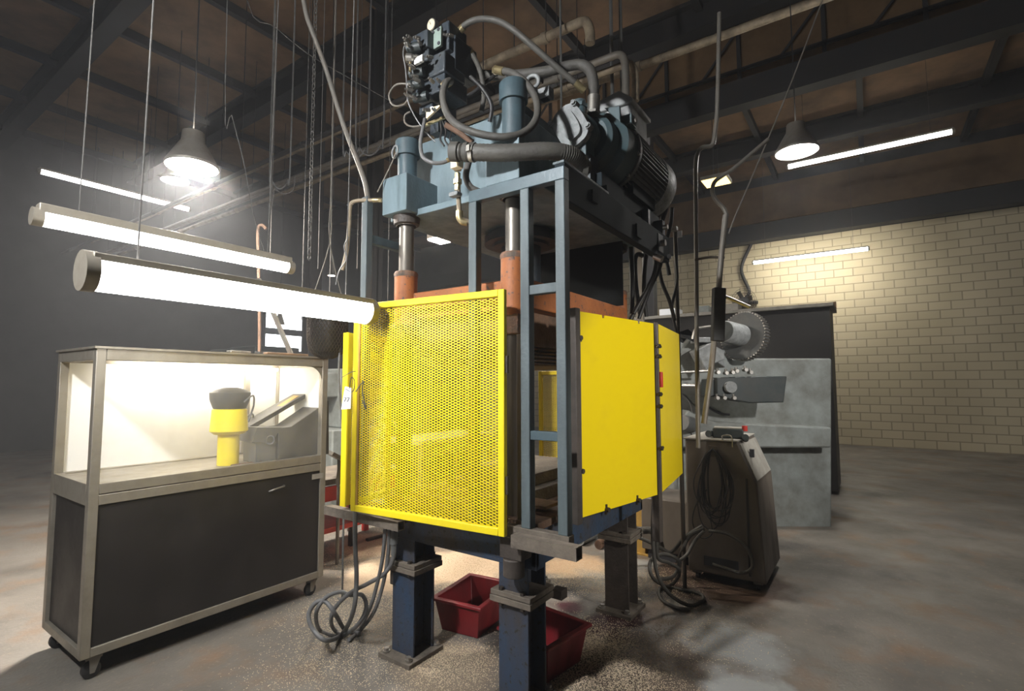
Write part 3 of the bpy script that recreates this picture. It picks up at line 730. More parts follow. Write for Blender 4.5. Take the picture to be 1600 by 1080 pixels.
part('solenoid_coil', sol, M['machdk'], vm)
ft = MB()
random.seed(3)
for (px, py) in ((638, 66), (644, 62), (656, 60), (658, 70), (640, 72), (650, 92), (657, 90), (676, 90), (697, 93), (648, 107), (653, 120), (656, 127), (645, 134), (644, 142), (642, 152), (651, 155), (678, 129), (690, 130), (672, 172), (680, 172), (700, 56), (708, 57)):
    c = at(px, py, 2.70 if px < 690 else 2.74); d = Vector((-1, random.uniform(-.3, .6), random.uniform(-.3, .3)))
    ft.cyl(c, c + d.normalized() * .03, .010, n=6).cyl(c + d.normalized() * .03, c + d.normalized() * .042, .006, n=8)
part('fitting', ft, M['steel'], vm)
wp = MB()
for (px, py, a, b2) in ((655, 94, .030, .035), (653, 97, .02, .025)): wp.cbox(at(px, py, 2.69), (.02, a * 2, b2))
part('connector_plug', wp, M['white'], vm, .003)
br = at(674, 175, 2.74); part('tan_bracket', MB().prism([br + Vector((0, .04, .03)), br + Vector((0, .04, -.03)), br + Vector((0, -.06, .012)), br + Vector((0, -.06, .02))], (.012, 0, 0)), M['cream'], vm)
part('stand', vb(vb(MB(), 684, 190, 2.9, .06, .06, .16), 700, 185, 2.95, .08, .06, .20), M['navy'], vm)
vbar = MB().bar(at(664, 196, 2.76), at(698, 182, 2.76), .014); part('support_bar', vbar, M['brass'], vm)
lv = MB().tube([at(696, 195, 2.66), at(715, 206, 2.66), at(738, 222, 2.66)], .015, 10); part('rust_lever', lv, M['rust'], vm)

def gauge(px, py, D, r, nrm, label, dial):
    c = at(px, py, D); n = Vector(nrm).normalized(); t = thing('pressure_gauge', label, 'gauge', c, 'pressure gauges on the valve block')
    part('case', MB().rev(c + n * .022, -n, [(0, r * .86), (0, r), (.03, r), (.04, r * .7)], 28), M['steel'], t)
    part('dial', MB().cyl(c + n * .0215, c + n * .0235, r * .84, n=28), dial, t)
    part('needle', MB().bar(c + n * .0245, c + n * .0245 + UP * r * .6 + Vector((0, r * .25, 0)), .004, .002), M['ink'], t)
    part('stem', MB().cyl(c - UP * r, c - UP * (r + .05), .008, n=10), M['brass'], t)
gauge(678, 41, 2.76, .033, (-.85, .05, -.1), 'cream dial pressure gauge on top of the valve block', M['cream'])
gauge(641, 91, 2.70, .024, (-.6, .75, 0), 'small pressure gauge low on the left of the valve block', M['cream'])

# ================================================================== hoses
def hose(name, pts, r, m, label, group=None, ends=None, n=12, sm=7, ribs=0, rib=0, cat='hose'):
    P3 = [p if isinstance(p, Vector) else at(*p) if p[2] > 0 else onz(p[0], p[1], -p[2]) for p in pts]
    t = thing(name, label, cat, P3[0], group)
    part('tube', MB().tube(P3, r, n, sm, ribs, rib), m, t)
    if ends:
        for e in ends:
            a, b = (P3[0], P3[1]) if e == 0 else (P3[-1], P3[-2])
            d = (b - a).normalized()
            part('ferrule', MB().cyl(a - d * .01, a + d * r * 2.6, r * 1.22, n=18).cyl(a - d * .025, a - d * .01, r * 1.3, n=6), M['brass'] if r < .03 else M['steel'], t)
    return t
bh = hose('suction_hose', [(722, 238, 2.48), (740, 238, 2.46), (790, 239, 2.42), (850, 236, 2.40), (885, 240, 2.42), (903, 250, 2.46), (914, 266, 2.52)], .040, M['rubber'], 'thickest ribbed hose running level across the press front', None, None, 20, 16, 2, .0022)
cp = MB().rev(at(704, 237, 2.50), at(735, 238, 2.47) - at(704, 237, 2.50), [(0, .040), (.005, .048), (.045, .048), (.05, .040), (.075, .040), (.075, .047), (.095, .047)], 28)
part('coupling', cp, M['hood'], bh)
c = at(736, 238, 2.465); d = (at(750, 239, 2.45) - c).normalized()
part('hose_clamp', MB().cyl(c, c + d * .02, .047).cbox(c + d * .01 - UP * 0 + Vector((-.045, -.01, 0)), (.02, .02, .03)), M['steel'], bh)
c = at(914, 262, 2.52); part('flange_end', MB().rev(c + Vector((-.03, .04, -.01)), Vector((.6, -.8, .0)), [(0, .045), (.03, .05), (.03, .064), (.055, .064), (.055, .04)], 28), M['hood'], bh)
hose('pressure_hose', [(697, 131, 2.66), (704, 127, 2.60), (697, 130, 2.56), (692, 150, 2.54), (699, 178, 2.52), (718, 197, 2.50), (752, 210, 2.48), (790, 214, 2.46), (820, 206, 2.48), (838, 185, 2.5), (838, 156, 2.54), (822, 130, 2.58), (800, 114, 2.62), (778, 110, 2.68)], .0185, M['rubber'], 'thick hose looping round the front column nut', None, (0, 1))
hose('pressure_hose', [(716, 51, 2.84), (728, 38, 2.80), (748, 30, 2.76), (775, 32, 2.74), (800, 45, 2.72), (830, 70, 2.72), (862, 98, 2.74), (890, 122, 2.76), (908, 137, 2.78)], .017, M['rubber'], 'thick hose arching over the top from the valve block to the pump', None, (0, 1))
hose('return_hose', [(690, 112, 3.1), (730, 116, 3.05), (790, 118, 2.98), (850, 112, 2.9), (885, 104, 2.86), (906, 101, 2.84), (921, 109, 2.82), (927, 128, 2.81), (928, 150, 2.81), (927, 172, 2.81)], .030, M['rubber'], 'fat bent return line rising from the pump and turning left', None, (1,))
hose('pressure_hose', [(735, 80, 2.9), (745, 98, 2.86), (752, 118, 2.84), (756, 150, 2.84), (752, 175, 2.84)], .014, M['rubber'], 'short hose hanging behind the valve block on its right', None, (0,))
hose('pressure_hose', [(700, 145, 2.9), (730, 150, 2.88), (760, 128, 2.88), (785, 112, 2.9), (800, 130, 2.92), (800, 165, 2.95)], .012, M['black'], 'thin black hose arching behind the front column nut')
hose('pressure_hose', [(735, 120, 2.8), (755, 140, 2.78), (768, 165, 2.78), (765, 190, 2.8)], .012, M['black'], 'thin black hose dropping to the left of the front column nut')
hose('pressure_hose', [(664, 186, 2.72), (660, 205, 2.68), (657, 225, 2.66), (661, 245, 2.64), (675, 254, 2.62), (692, 254, 2.62), (705, 248, 2.62)], .010, M['cable'], 'thin grey hose sagging below the valve block to the big coupling', None, (1,))
hose('control_cable', [(644, 132, 2.72), (620, 132, 2.72), (608, 148, 2.72), (614, 164, 2.72), (630, 164, 2.72), (640, 152, 2.72)], .0052, M['galv'], 'thin looped cable sticking out left of the valve block', 'thin cables at the valve block', None, 8, 7, 0, 0, 'cable')
hose('control_cable', [(641, 175, 2.72), (633, 180, 2.72), (633, 192, 2.72), (645, 198, 2.72), (664, 195, 2.72)], .0052, M['galv'], 'thin cable loop just below the valve block', 'thin cables at the valve block', None, 8, 7, 0, 0, 'cable')
hose('control_cable', [(632, 72, 2.70), (630, 85, 2.70), (634, 110, 2.70), (636, 140, 2.70), (638, 160, 2.70), (650, 185, 2.70), (665, 206, 2.70), (680, 222, 2.70)], .004, M['cable'], 'long thin cable down the left side of the valve block', 'thin cables at the valve block', None, 8, 7, 0, 0, 'cable')
random.seed(5)
for k, (dx, lab) in enumerate(((0, 'left'), (7, 'middle'), (15, 'right'))):
    hose('control_cable', [(688 + dx * .5, 190, 2.72), (690 + dx, 205, 2.70), (688 + dx, 218, 2.68), (694 + dx, 228, 2.66)], .005, M['black'], 'short black cable tail under the valve block, %s one of three' % lab, 'thin cables at the valve block', None, 8, 7, 0, 0, 'cable')
c = at(832, 128, 2.78)
ey = thing('lifting_eye', 'grey lifting eye bolt ring on top behind the front column nut', 'eye bolt', c - UP * .06)
part('ring', MB().ring(c, (.85, .2, 0), .036, .011, 30, 12), M['cast'], ey)
part('shank', MB().cyl(c - UP * .08, c - UP * .040, .016).cyl(c - UP * .055, c - UP * .045, .028), M['cast'], ey)
blk = at(852, 148, 2.86); part('eye_block', MB().cbox(blk, (.06, .08, .06)), M['cast'], ey, .003)
part('stand_off', MB().box((blk.x - .02, blk.y - .02, 3.12), (blk.x + .02, blk.y + .02, blk.z)), M['navy'], ey)

# brass drain valve line in front of the crown
dv = thing('drain_pipe', 'brass valve and pipe dropping from the big hose coupling then turning right', 'pipe', at(716, 345, 2.62))
A = [at(714, 258, 2.62), at(715, 280, 2.62), at(717, 318, 2.62), at(718, 335, 2.62), at(724, 344, 2.62), at(750, 352, 2.60)]
part('pipe', MB().tube([A[1], A[2], A[3]], .0125, 12, 2).tube([A[4], A[5]], .0125, 12, 2), M['pipe'], dv)
ev = MB().tube([at(718, 330, 2.62), at(718, 340, 2.62), at(722, 346, 2.62), at(730, 348, 2.62)], .0185, 12, 4); part('elbow', ev, M['brass'], dv)
fv = MB()
for py, r, h in ((262, .020, .03), (275, .015, .03), (284, .022, .025), (293, .016, .03)):
    c = at(715, py, 2.62); fv.cyl(c - UP * h / 2, c + UP * h / 2, r, n=8)
part('fitting', fv, M['brass'], dv)
c = at(711, 304, 2.60); part('valve_handle', MB().cbox(c, (.035, .055, .022)).cyl(c + Vector((-.02, -.02, 0)), c + Vector((.02, -.02, 0)), .012), M['cast'], dv, .003)
c = at(714, 262, 2.58); part('white_block', MB().cbox(c + Vector((0, 0, .02)), (.04, .055, .05)), M['cream'], dv, .003)
hose('pressure_hose', [(735, 228, 2.62), (733, 250, 2.66), (728, 275, 2.68), (735, 292, 2.68), (750, 300, 2.68)], .017, M['rubber'], 'grey hose curling behind the brass drain valve')

# left column clip and thin stay
hose('stay_rod', [(619, 238, 3.0), (609, 262, 3.0), (590, 300, 3.0)], .004, M['galv'], 'thin stay wire slanting down from the left column nut', None, None, 8, 4, 0, 0, 'rod')
c = at(618, 237, 3.02)
solo('band_clamp', MB().ring(c + Vector((0, .005, 0)), (1, -.3, 0), .035, .006, 24, 8), M['cast'], 'curved pale clamp strap at the left side of the left column nut', 'clamp')
# left hand conduit and pipes
lc = [(470, -30, 3.3), (478, 20, 3.3), (490, 55, 3.3), (510, 110, 3.28), (535, 190, 3.22), (557, 248, 3.16), (570, 284, 3.1), (575, 312, 3.06)]
hose('flexible_conduit', lc, .0155, M['galv'], 'long curved light conduit dropping from the roof to the left guard post', None, None, 14, 8, 0, 0, 'conduit')
t = hose('drop_pipe', [(590, 313, 3.05), (570, 313, 3.06), (553, 315, 3.07), (547, 325, 3.08), (545, 360, 3.08), (541, 395, 3.09), (535, 422, 3.1)], .0115, M['pipe'], 'tan bent pipe hanging left of the left guard post', None, (0,), 12, 7, 0, 0, 'pipe')
hose('control_cable', [(545, 370, 3.06), (538, 385, 3.06), (541, 405, 3.06), (532, 420, 3.06), (528, 430, 3.06), (525, 445, 3.06)], .004, M['cable'], 'thin cable wound round the tan bent pipe on the left', 'thin cables on the left', None, 8, 7, 0, 0, 'cable')

# hose bundle on the right of the press below the motor tail
random.seed(11)
hb = [((1047, 300), (1040, 330), (1028, 370), (1024, 420), (1012, 450), (990, 490)),
      ((1040, 320), (1034, 350), (1030, 400), (1018, 440), (1000, 470), (985, 500)),
      ((1050, 325), (1048, 350), (1040, 380), (1030, 420), (1014, 455), (998, 498)),
      ((1000, 320), (990, 350), (986, 390), (988, 440), (987, 490)),
      ((1034, 330), (1020, 360), (1010, 400), (1006, 450), (1010, 495)),
      ((1005, 400), (996, 398), (992, 410), (994, 450), (1000, 490)),
      ((1046, 430), (1040, 405), (1030, 410), (1034, 440), (1046, 470))]
hl = ['front black hose from the motor tail sweeping down left', 'second black hose sweeping down left under the motor tail', 'outermost black hose looping right under the motor tail',
      'innermost black hose hanging beside the right column', 'straight black hose hanging beside the dark rod', 'short black hose curling over beside the right column', 'short thick black hose arching against the cream wall']
for i, (pts, lab) in enumerate(zip(hb, hl)):
    hose('hydraulic_hose', [(x, y, 3.62 + .03 * i) for x, y in pts] + ([(1054, 500, 3.93)] if i == 6 else []), .014 if i not in (3, 5) else .018, M['black'], lab, 'black hoses under the motor tail')
t = thing('upright_rod', 'dark upright rod with a white tag near its top right of the press', 'rod', at(1055, 530, 3.95))
part('rod', MB().cyl((at(1055, 363, 3.95).x, at(1055, 363, 3.95).y, 0), at(1055, 363, 3.95), .016), M['dkrod'], t)
part('white_tag', MB().cbox(at(1062, 366, 3.93), (.006, .035, .05)), M['paper'], t)
part('top_clip', MB().cbox(at(1052, 358, 3.95), (.04, .06, .03)), M['galv'], t)
hose('hydraulic_hose', [(1056, 400, 3.93), (1058, 440, 3.92), (1050, 480, 3.92), (1057, 520, 3.92)], .011, M['black'], 'black hose strapped to the dark upright rod', 'black hoses under the motor tail')
t = thing('channel_stand', 'pale upright channel behind the black hoses', 'post', (at(998, 380, 4.95).x, at(998, 380, 4.95).y, 0))
ch_ = at(998, 380, 4.95); part('channel', MB().bar((ch_.x, ch_.y, 0), ch_, .07, .04), M['galv'], t)

# paper tag tied on the door edge
tg = thing('paper_tag', 'white paper tag marked 77 tied at the left edge of the mesh door', 'tag', at(541, 640, 2.86))
q = [at(539, 604, 2.86), at(549, 606, 2.86), at(548, 639, 2.84), at(533, 640, 2.85)]
part('card', MB().add(q + [p + FWD * .002 for p in q], [(0, 1, 2, 3), (7, 6, 5, 4), (0, 4, 5, 1), (1, 5, 6, 2), (2, 6, 7, 3), (3, 7, 4, 0)]), M['paper'], tg)
cu = bpy.data.curves.new('number', 'FONT'); cu.body = '77'; cu.size = .034; cu.align_x = 'CENTER'; cu.extrude = .0004
tmp = bpy.data.objects.new('number_text', cu); C.objects.link(tmp)
bpy.context.view_layer.update(); me = bpy.data.meshes.new_from_object(tmp.evaluated_get(bpy.context.evaluated_depsgraph_get())); bpy.data.objects.remove(tmp)
me.materials.clear(); me.materials.append(M['ink'])
num = bpy.data.objects.new('number', me); C.objects.link(num); num.parent = tg
num.location = at(541.5, 628, 2.842) - ORG[tg.name]; num.rotation_euler = (PI / 2, 0, math.radians(-54 + 4))
part('string', MB().tube([at(546, 607, 2.855), at(549, 590, 2.86), (at(554, 596, 2.87)), at(551, 612, 2.86), at(540, 608, 2.855)], .002, 6).tube([at(534, 590, 2.88), at(548, 582, 2.85), at(556, 580, 2.86)], .002, 6), M['ink'], tg)
hose('control_cable', [(556, 612, 2.83), (568, 596, 2.82), (566, 610, 2.82), (572, 640, 2.82), (566, 625, 2.82)], .003, M['cable'], 'thin wire knotted on the left edge of the mesh door', 'thin cables on the left', None, 6, 6, 0, 0, 'cable')

# ================================================================== red bins under the press
def bin_(label, c, rz, L, W, H):
    t = thing('red_bin', label, 'bin', c, 'red plastic bins under the press')
    R = Matrix.Rotation(rz, 3, 'Z'); mb = MB(); c = Vector(c)
    def ringp(l, w_, z): return [c + R @ Vector((sx * l / 2, sy * w_ / 2, z)) for sx, sy in ((-1, -1), (1, -1), (1, 1), (-1, 1))]
    rs = [ringp(L * .86, W * .84, .0), ringp(L, W, H), ringp(L + .05, W + .05, H), ringp(L + .05, W + .05, H - .018), ringp(L + .012, W + .012, H - .018)]
    inn = [ringp(L - .012, W - .012, H), ringp(L * .86 - .012, W * .84 - .012, .01)]
    vs = []
    for r in rs + inn: vs += r
    def st(i, j): return [(i * 4 + k, i * 4 + (k + 1) % 4, j * 4 + (k + 1) % 4, j * 4 + k) for k in range(4)]
    fs = [(3, 2, 1, 0)] + st(0, 4) + st(4, 3) + st(3, 2) + st(2, 5) + st(5, 6) + [(24, 25, 26, 27)]
    mb.add(vs, fs)
    part('tub', mb, M['red'], t, .004)
    return t
b1 = onz(752, 985, 0); b2 = onz(858, 985, 0)
bin_('left red plastic bin between the left and front legs', (b1.x + .06, b1.y + .10, .002), math.radians(8), .42, .30, .20)
bin_('right red plastic bin half hidden behind the front leg', (.33, .07, .002), math.radians(-8), .34, .30, .20)
# ================================================================== wheeled enclosure on the left
cy = 1.836; cx1 = .212; cx0 = -1.22; dep = .62
EN = thing('wheeled_enclosure', 'wheeled aluminium framed enclosure with clear windows and dark lower panels', 'cabinet', (cx1 - .7, cy + dep / 2, 0))
fr = MB(); w_ = .045
zb0, zm0, zm1, zt1 = .12, .875, .985, 1.685
for x in (cx0, cx1 - w_):
    for y in (cy, cy + dep - w_): fr.box((x, y, zb0), (x + w_, y + w_, zt1))
for y in (cy, cy + dep - w_):
    fr.box((cx0 + w_, y, zb0), (cx1 - w_, y + w_, zb0 + w_)); fr.box((cx0 + w_, y, zm0), (cx1 - w_, y + w_, zm0 + .052)); fr.box((cx0 + w_, y, zm0 + .056), (cx1 - w_, y + w_, zm1))
    fr.box((cx0 + w_, y, zt1 - .06), (cx1 - w_, y + w_, zt1))
for x in (cx0, cx1 - w_):
    fr.box((x, cy + w_, zb0), (x + w_, cy + dep - w_, zb0 + w_)); fr.box((x, cy + w_, zm0), (x + w_, cy + dep - w_, zm1)); fr.box((x, cy + w_, zt1 - .06), (x + w_, cy + dep - w_, zt1))
part('frame', fr, M['alu'], EN, .003)
part('lower_panel', MB().box((cx0 + w_, cy + .012, zb0 + w_), (cx1 - w_, cy + .022, zm0)), M['laminate'], EN)
part('side_panel', MB().box((cx1 - .03, cy + w_, zb0 + w_), (cx1 - .02, cy + dep - w_, zm0)).box((cx0 + .02, cy + w_, zb0 + w_), (cx0 + .03, cy + dep - w_, zm0)).box((cx0 + w_, cy + dep - .022, zb0 + w_), (cx1 - w_, cy + dep - .012, zm0)), M['laminate'], EN)
part('worktop', MB().box((cx0 + .02, cy + .02, zm1 - .03), (cx1 - .02, cy + dep - .02, zm1 - .01)), M['alu'], EN)
part('roof_panel', MB().box((cx0 - .01, cy - .01, zt1), (cx1 + .01, cy + dep + .01, zt1 + .012)), M['alu'], EN)
part('window_pane', MB().box((cx0 + w_, cy + .016, zm1), (cx1 - w_, cy + .022, zt1 - .06)), M['acrylic'], EN)
# rounded white window surround: grey corner gussets
gs = MB(); r = .11
for sx, x in ((-1, cx1 - w_),):
    z = zt1 - .06; poly = [(x, cy + .010, z), (x, cy + .010, z - r)]
    for k in range(9):
        a = PI / 2 * k / 8; poly.append((x - r + r * math.cos(a), cy + .010, z - r + r * math.sin(a)))
    gs.prism(poly, (0, .006, 0))
part('corner_gusset', gs, M['alu'], EN)
part('back_panel', MB().box((cx0 + w_, cy + dep - .02, zm1), (cx1 - w_, cy + dep - .012, zt1 - .06)), M['white'], EN)
part('end_panel', MB().box((cx1 - .03, cy + w_, zm1), (cx1 - .022, cy + dep - w_, zt1 - .06)), M['white'], EN)
mx = ony(386, 640, cy + dep - .05).x
part('inner_mullion', MB().box((mx - .018, cy + dep - .055, zm1), (mx + .018, cy + dep - .02, zt1 - .06)).bar((ony(464, 570, cy + dep - .04).x, cy + dep - .05, zt1 - .07), (ony(472, 640, cy + dep - .04).x, cy + dep - .05, 1.2), .04, .02), M['alu'], EN)
part('lamp_strip', MB().box((cx0 + .3, cy + dep - .13, zt1 - .085), (cx1 - .10, cy + dep - .09, zt1 - .065)), M['cablamp'], EN)
hp_ = ony(430, 764, cy + .01)
hd = MB().tube([hp_ + Vector((-.045, 0, -.012)), hp_ + Vector((-.02, -.02, 0)), hp_ + Vector((.05, -.02, .012)), hp_ + Vector((.06, 0, .012))], .006, 8)
part('handle', hd, M['steel'], EN)
lb_ = ony(497, 744, cy - .001); part('label_plate', MB().box((lb_.x - .05, cy - .003, lb_.z - .018), (lb_.x + .045, cy, lb_.z + .018)), M['cabtop'], EN)
for (x, y) in ((cx1 - .07, cy + .05), (cx0 + .07, cy + .05), (cx1 - .07, cy + dep - .05), (cx0 + .07, cy + dep - .05)):
    ca = part('caster', MB().box((x - .035, y - .03, .10), (x + .035, y + .03, .12)).prism([(x - .02, y - .026, .10), (x + .03, y - .026, .10), (x + .005, y - .026, .03), (x - .015, y - .026, .03)], (0, .006, 0)).prism([(x - .02, y + .020, .10), (x + .03, y + .020, .10), (x + .005, y + .020, .03), (x - .015, y + .020, .03)], (0, .006, 0)), M['galv'], EN)
    part('wheel', MB().rev((x - .005, y - .018, .042), (0, 1, 0), [(0, .032), (.006, .042), (.030, .042), (.036, .032)], 24), M['black'], ca)
# contents
yh = cy + .06
def oy(px, py, y=yh): return ony(px, py, y)
hz = thing('machine_hood', 'dull grey hood with a slanted top inside the enclosure', 'hood', (oy(475, 720).x, yh + .15, zm1 - .01))
poly = [oy(435, 728), oy(435, 669), oy(455, 667), oy(514, 626), oy(514, 716)]
poly = [Vector((p.x, yh, max(zm1 - .009, p.z))) for p in poly]; poly[0].z = poly[-1].z = zm1 - .009
part('shell', MB().prism(poly, (0, .20, 0)), M['hood'], hz, .004)
p0, p1 = oy(401, 678), oy(505, 618)
tr_ = MB().bar(p0 + Vector((0, .25, 0)), p1 + Vector((0, .25, .01)), .16, .03)
part('chute', tr_, M['laminate'], hz, .003)
part('chute_lip', MB().prism([oy(394, 691), oy(402, 668), oy(440, 668), oy(425, 692)], (0, .22, 0)), M['hood'], hz)
pc = oy(465, 648) + Vector((0, .19, 0)); part('yellow_card', MB().bar(p0.lerp(p1, .56) + Vector((0, .23, .02)), p0.lerp(p1, .86) + Vector((0, .23, .03)), .07, .003), M['ylwold'], hz)
part('ring_handle', MB().tube([p0.lerp(p1, .12) + Vector((0, .3, .015)), p0.lerp(p1, .16) + Vector((0, .3, .05)), p0.lerp(p1, .26) + Vector((0, .3, .05)), p0.lerp(p1, .28) + Vector((0, .3, .02))], .006, 8), M['cable'], hz)
part('lower_works', MB().prism([Vector((oy(402, 720).x, yh + .02, zm1 - .009)), Vector((oy(402, 690).x, yh + .02, oy(402, 692).z)), Vector((oy(434, 690).x, yh + .02, oy(434, 690).z)), Vector((oy(434, 720).x, yh + .02, zm1 - .009))], (0, .16, 0)), M['motor'], hz, .004)
part('works_hose', MB().ring(oy(422, 688), (.2, 1, 0), .028, .006, 20, 8), M['cable'], hz)
yp = cy + .16
ys = thing('yellow_pedestal', 'yellow round pedestal with a grey covered head inside the enclosure', 'machine', (ony(358, 720, yp).x, yp, zm1 - .009))
bx = ony(356, 720, yp)
zc = ony(356, 678, yp).z; zc2 = ony(356, 640, yp).z; zc3 = ony(356, 604, yp).z
part('stem', MB().cyl((bx.x, yp, zm1 - .009), (bx.x, yp, zc), .065), M['yellow'], ys)
part('collar', MB().rev((bx.x, yp, zc), UP, [(0, .09), (.02, .115), (zc2 - zc, .105), (zc2 - zc + .01, .08)]), M['yellow'], ys)
hdm = MB().rev((bx.x, yp, zc2 - .02), UP, [(0, .07), (.03, .10), (.08, .12), (.13, .125), (zc3 - zc2, .09), (zc3 - zc2 + .015, .04)], 22)
part('covered_head', hdm, M['hood'], ys)
part('head_cable', MB().tube([(bx.x + .03, yp - .12, zc2 + .05), (bx.x + .10, yp - .10, zc2 + .09), (bx.x + .13, yp - .06, zc2 + .03), (bx.x + .10, yp - .09, zc2 - .02), (bx.x + .07, yp - .11, zc2 - .08)], .006, 8), M['cable'], ys)
yt = cy + .08
solo('hand_tool', MB().tube([ony(361, 729, yt), ony(380, 726, yt), ony(394, 724, yt)], .011, 10, 3).tube([ony(394, 724, yt), ony(404, 724, yt), ony(408, 720, yt)], .006, 8, 3), M['rust'], 'rusty hand tool lying on the worktop in front of the yellow pedestal', 'tool')
# junk on the enclosure roof
yr = cy + .25; zr = zt1 + .012
def roof(px): return ony(px, 560, yr).x
for (a, b, dy, h, m, nm, lab) in ((360, 392, .0, .03, 'steel', 'metal_strip', 'pale metal strip on the left of the enclosure roof'), (362, 425, .1, .02, 'rust', 'rusty_bar', 'long rusty bar lying along the enclosure roof'),
                         (424, 488, .05, .035, 'wood', 'timber_plank', 'weathered timber plank at the right of the enclosure roof')):
    solo(nm, MB().box((roof(a), yr + dy, zr), (roof(b), yr + dy + .06, zr + h)), M[m], lab, nm.split('_')[1], None, .004)
t = thing('tool_tray', 'rusty tray of small iron scraps on the enclosure roof', 'tray', (roof(440), yr + .18, zr))
part('tray', MB().box((roof(424), yr + .13, zr), (roof(485), yr + .26, zr + .02)), M['rust'], t)
sc = MB(); random.seed(4)
for k in range(14): sc.cbox((roof(424 + k * 4.3), yr + random.uniform(.15, .24), zr + .03), (.03, .05, .025), Matrix.Rotation(random.uniform(0, 3), 3, 'Z'))
part('scrap', sc, M['motor'], t)
# conduits and struts behind
solo('bent_conduit', MB().tube([(at(405, 560, 5.2).x, at(405, 560, 5.2).y, 0), at(405, 560, 5.2), at(404, 420, 5.2), at(403, 362, 5.2), at(409, 352, 5.2), at(416, 358, 5.2)], .016, 12), M['rust'], 'brown hooked conduit rising behind the enclosure', 'conduit')
solo('diagonal_strut', MB().bar(at(404, 436, 4.02), at(457, 559, 4.0), .04, .025), M['galv'], 'grey diagonal strut leaning above the enclosure roof', 'strut')
# hanging wire mesh drum
cb = at(512, 515, 3.55)
ck = MB()
R_, H_ = .135, .20
def wm(a, h):
    rr = R_ * (1 - .35 * max(0, -h) ** 3 / 1) * (1 if h > -.7 else math.sqrt(max(.05, 1 - ((-h - .7) / .34) ** 2)))
    return cb + Vector((rr * math.cos(a), rr * math.sin(a), h * H_))
for k in range(36):
    for s in (1, -1):
        ck.tube([wm(2 * PI * (k + s * j * .5) / 36, .9 - j * .095) for j in range(21)], .0022, 4, 0)
t = thing('wire_basket', 'dark hanging wire mesh basket left of the yellow door', 'basket', cb - UP * H_)
part('mesh', ck, M['dkrod'], t); part('rim', MB().ring(cb + UP * H_ * .9, UP, R_, .006, 30, 8), M['galv'], t)
part('liner', MB().rev(cb - UP * H_ * .95, UP, [(0, .03), (.03, .09), (.08, .115), (H_ * 1.8, .122)], 24), M['laminate'], t)
part('hanger', MB().tube([cb + UP * H_ * .9 + Vector((R_, 0, 0)), cb + UP * .6, cb + UP * .9], .004, 6, 3).tube([cb + UP * H_ * .9 - Vector((R_, 0, 0)), cb + UP * .6, cb + UP * .9], .004, 6, 3).tube([cb + UP * .9, (cb.x, cb.y, CEIL)], .004, 6, 1), M['galv'], t)
hose('control_cable', [cb + UP * H_ * .9 + Vector((R_, 0, 0)), (530, 560, 3.5), (531, 620, 3.5), (536, 680, 3.5), (538, 740, 3.5), (537, 800, 3.5), (536, 850, 3.5), (534, 940, -.007), (528, 935, -.007)], .007, M['cable'], 'grey cable hanging beside the wire basket and down past the tag', 'thin cables on the left', None, 8, 6, 0, 0, 'cable')
# chain
def chain(name, label, px, py0, py1, D, link, wire, m, cat='chain', z0=None, z1=None):
    a = at(px, py0, D); b = at(px, py1, D); zt_ = z1 if z1 else a.z; zb_ = b.z
    mb = MB(); k = 0; z = zt_
    while z > zb_:
        c = Vector((b.x, b.y, z)); ax = Vector((1, .2, 0)) if k % 2 else Vector((.2, -1, 0)); ax.normalize(); sd = ax.cross(UP)
        pts = [c + sd * (link * .32 * math.cos(t)) + UP * (link * .62 * math.sin(t)) for t in [2 * PI * j / 10 for j in range(10)]]
        mb.tube(pts, wire, 5, 0, closed=True); z -= link * .92; k += 1
    return solo(name, mb, m, label, cat)
chain('hoist_chain', 'long thin chain hanging from the roof on the left', 483, 0, 402, 3.7, .04, .0034, M['wire'], 'chain', None, CEIL)
chain('short_chain', 'short rusty chain hanging behind the back right leg', 991, 848, 904, 4.0, .032, .0035, M['rust'])
# hanging ropes and wires on the left
random.seed(9)
for i, (px, top, bot, D, lab) in enumerate(((497, -20, 420, 4.2, 'right of the chain'), (471, 280, 500, 4.4, 'left of the chain'), (515, 260, 460, 4.6, 'second right of the chain'), (558, 200, 420, 5.0, 'just left of the left guard post'), (606, 345, 470, 4.4, 'behind the left column'), (422, 270, 400, 5.0, 'below the sagging loop'))):
    a = at(px, bot, D); solo('hanging_wire', MB().tube([a, (a.x, a.y, CEIL)], .0035, 6, 1), M['wire'], 'thin wire hanging from the roof, ' + lab, 'wire', 'thin wires hanging on the left')
hose('hanging_wire', [Vector((at(345, 90, 3.4).x, at(345, 90, 3.4).y, CEIL)), (352, 130, 3.4), (362, 180, 3.4), (380, 250, 3.4), (395, 330, 3.4), (415, 400, 3.4)], .003, M['wire'], 'slanting wire at the far left above the lamp tubes', 'thin wires hanging on the left', None, 6, 4, 0, 0, 'wire')
hose('hanging_wire', [Vector((at(350, -40, 5.0).x, at(350, -40, 5.0).y, CEIL)), (386, 0, 5.0), (430, 42, 5.0), (484, 86, 5.0), (560, 130, 5.0), (610, 158, 5.0)], .004, M['wire'], 'long slanting wire high on the left under the roof', 'thin wires hanging on the left', None, 6, 4, 0, 0, 'wire')
hose('hanging_wire', [Vector((at(422, 270, 5.0).x, at(422, 270, 5.0).y, CEIL)), (424, 278, 5.0), (430, 295, 5.0), (445, 303, 5.0), (458, 296, 5.0), (461, 275, 5.0)], .005, M['wire'], 'sagging loop of wire high on the left', 'thin wires hanging on the left', None, 6, 6, 0, 0, 'wire')

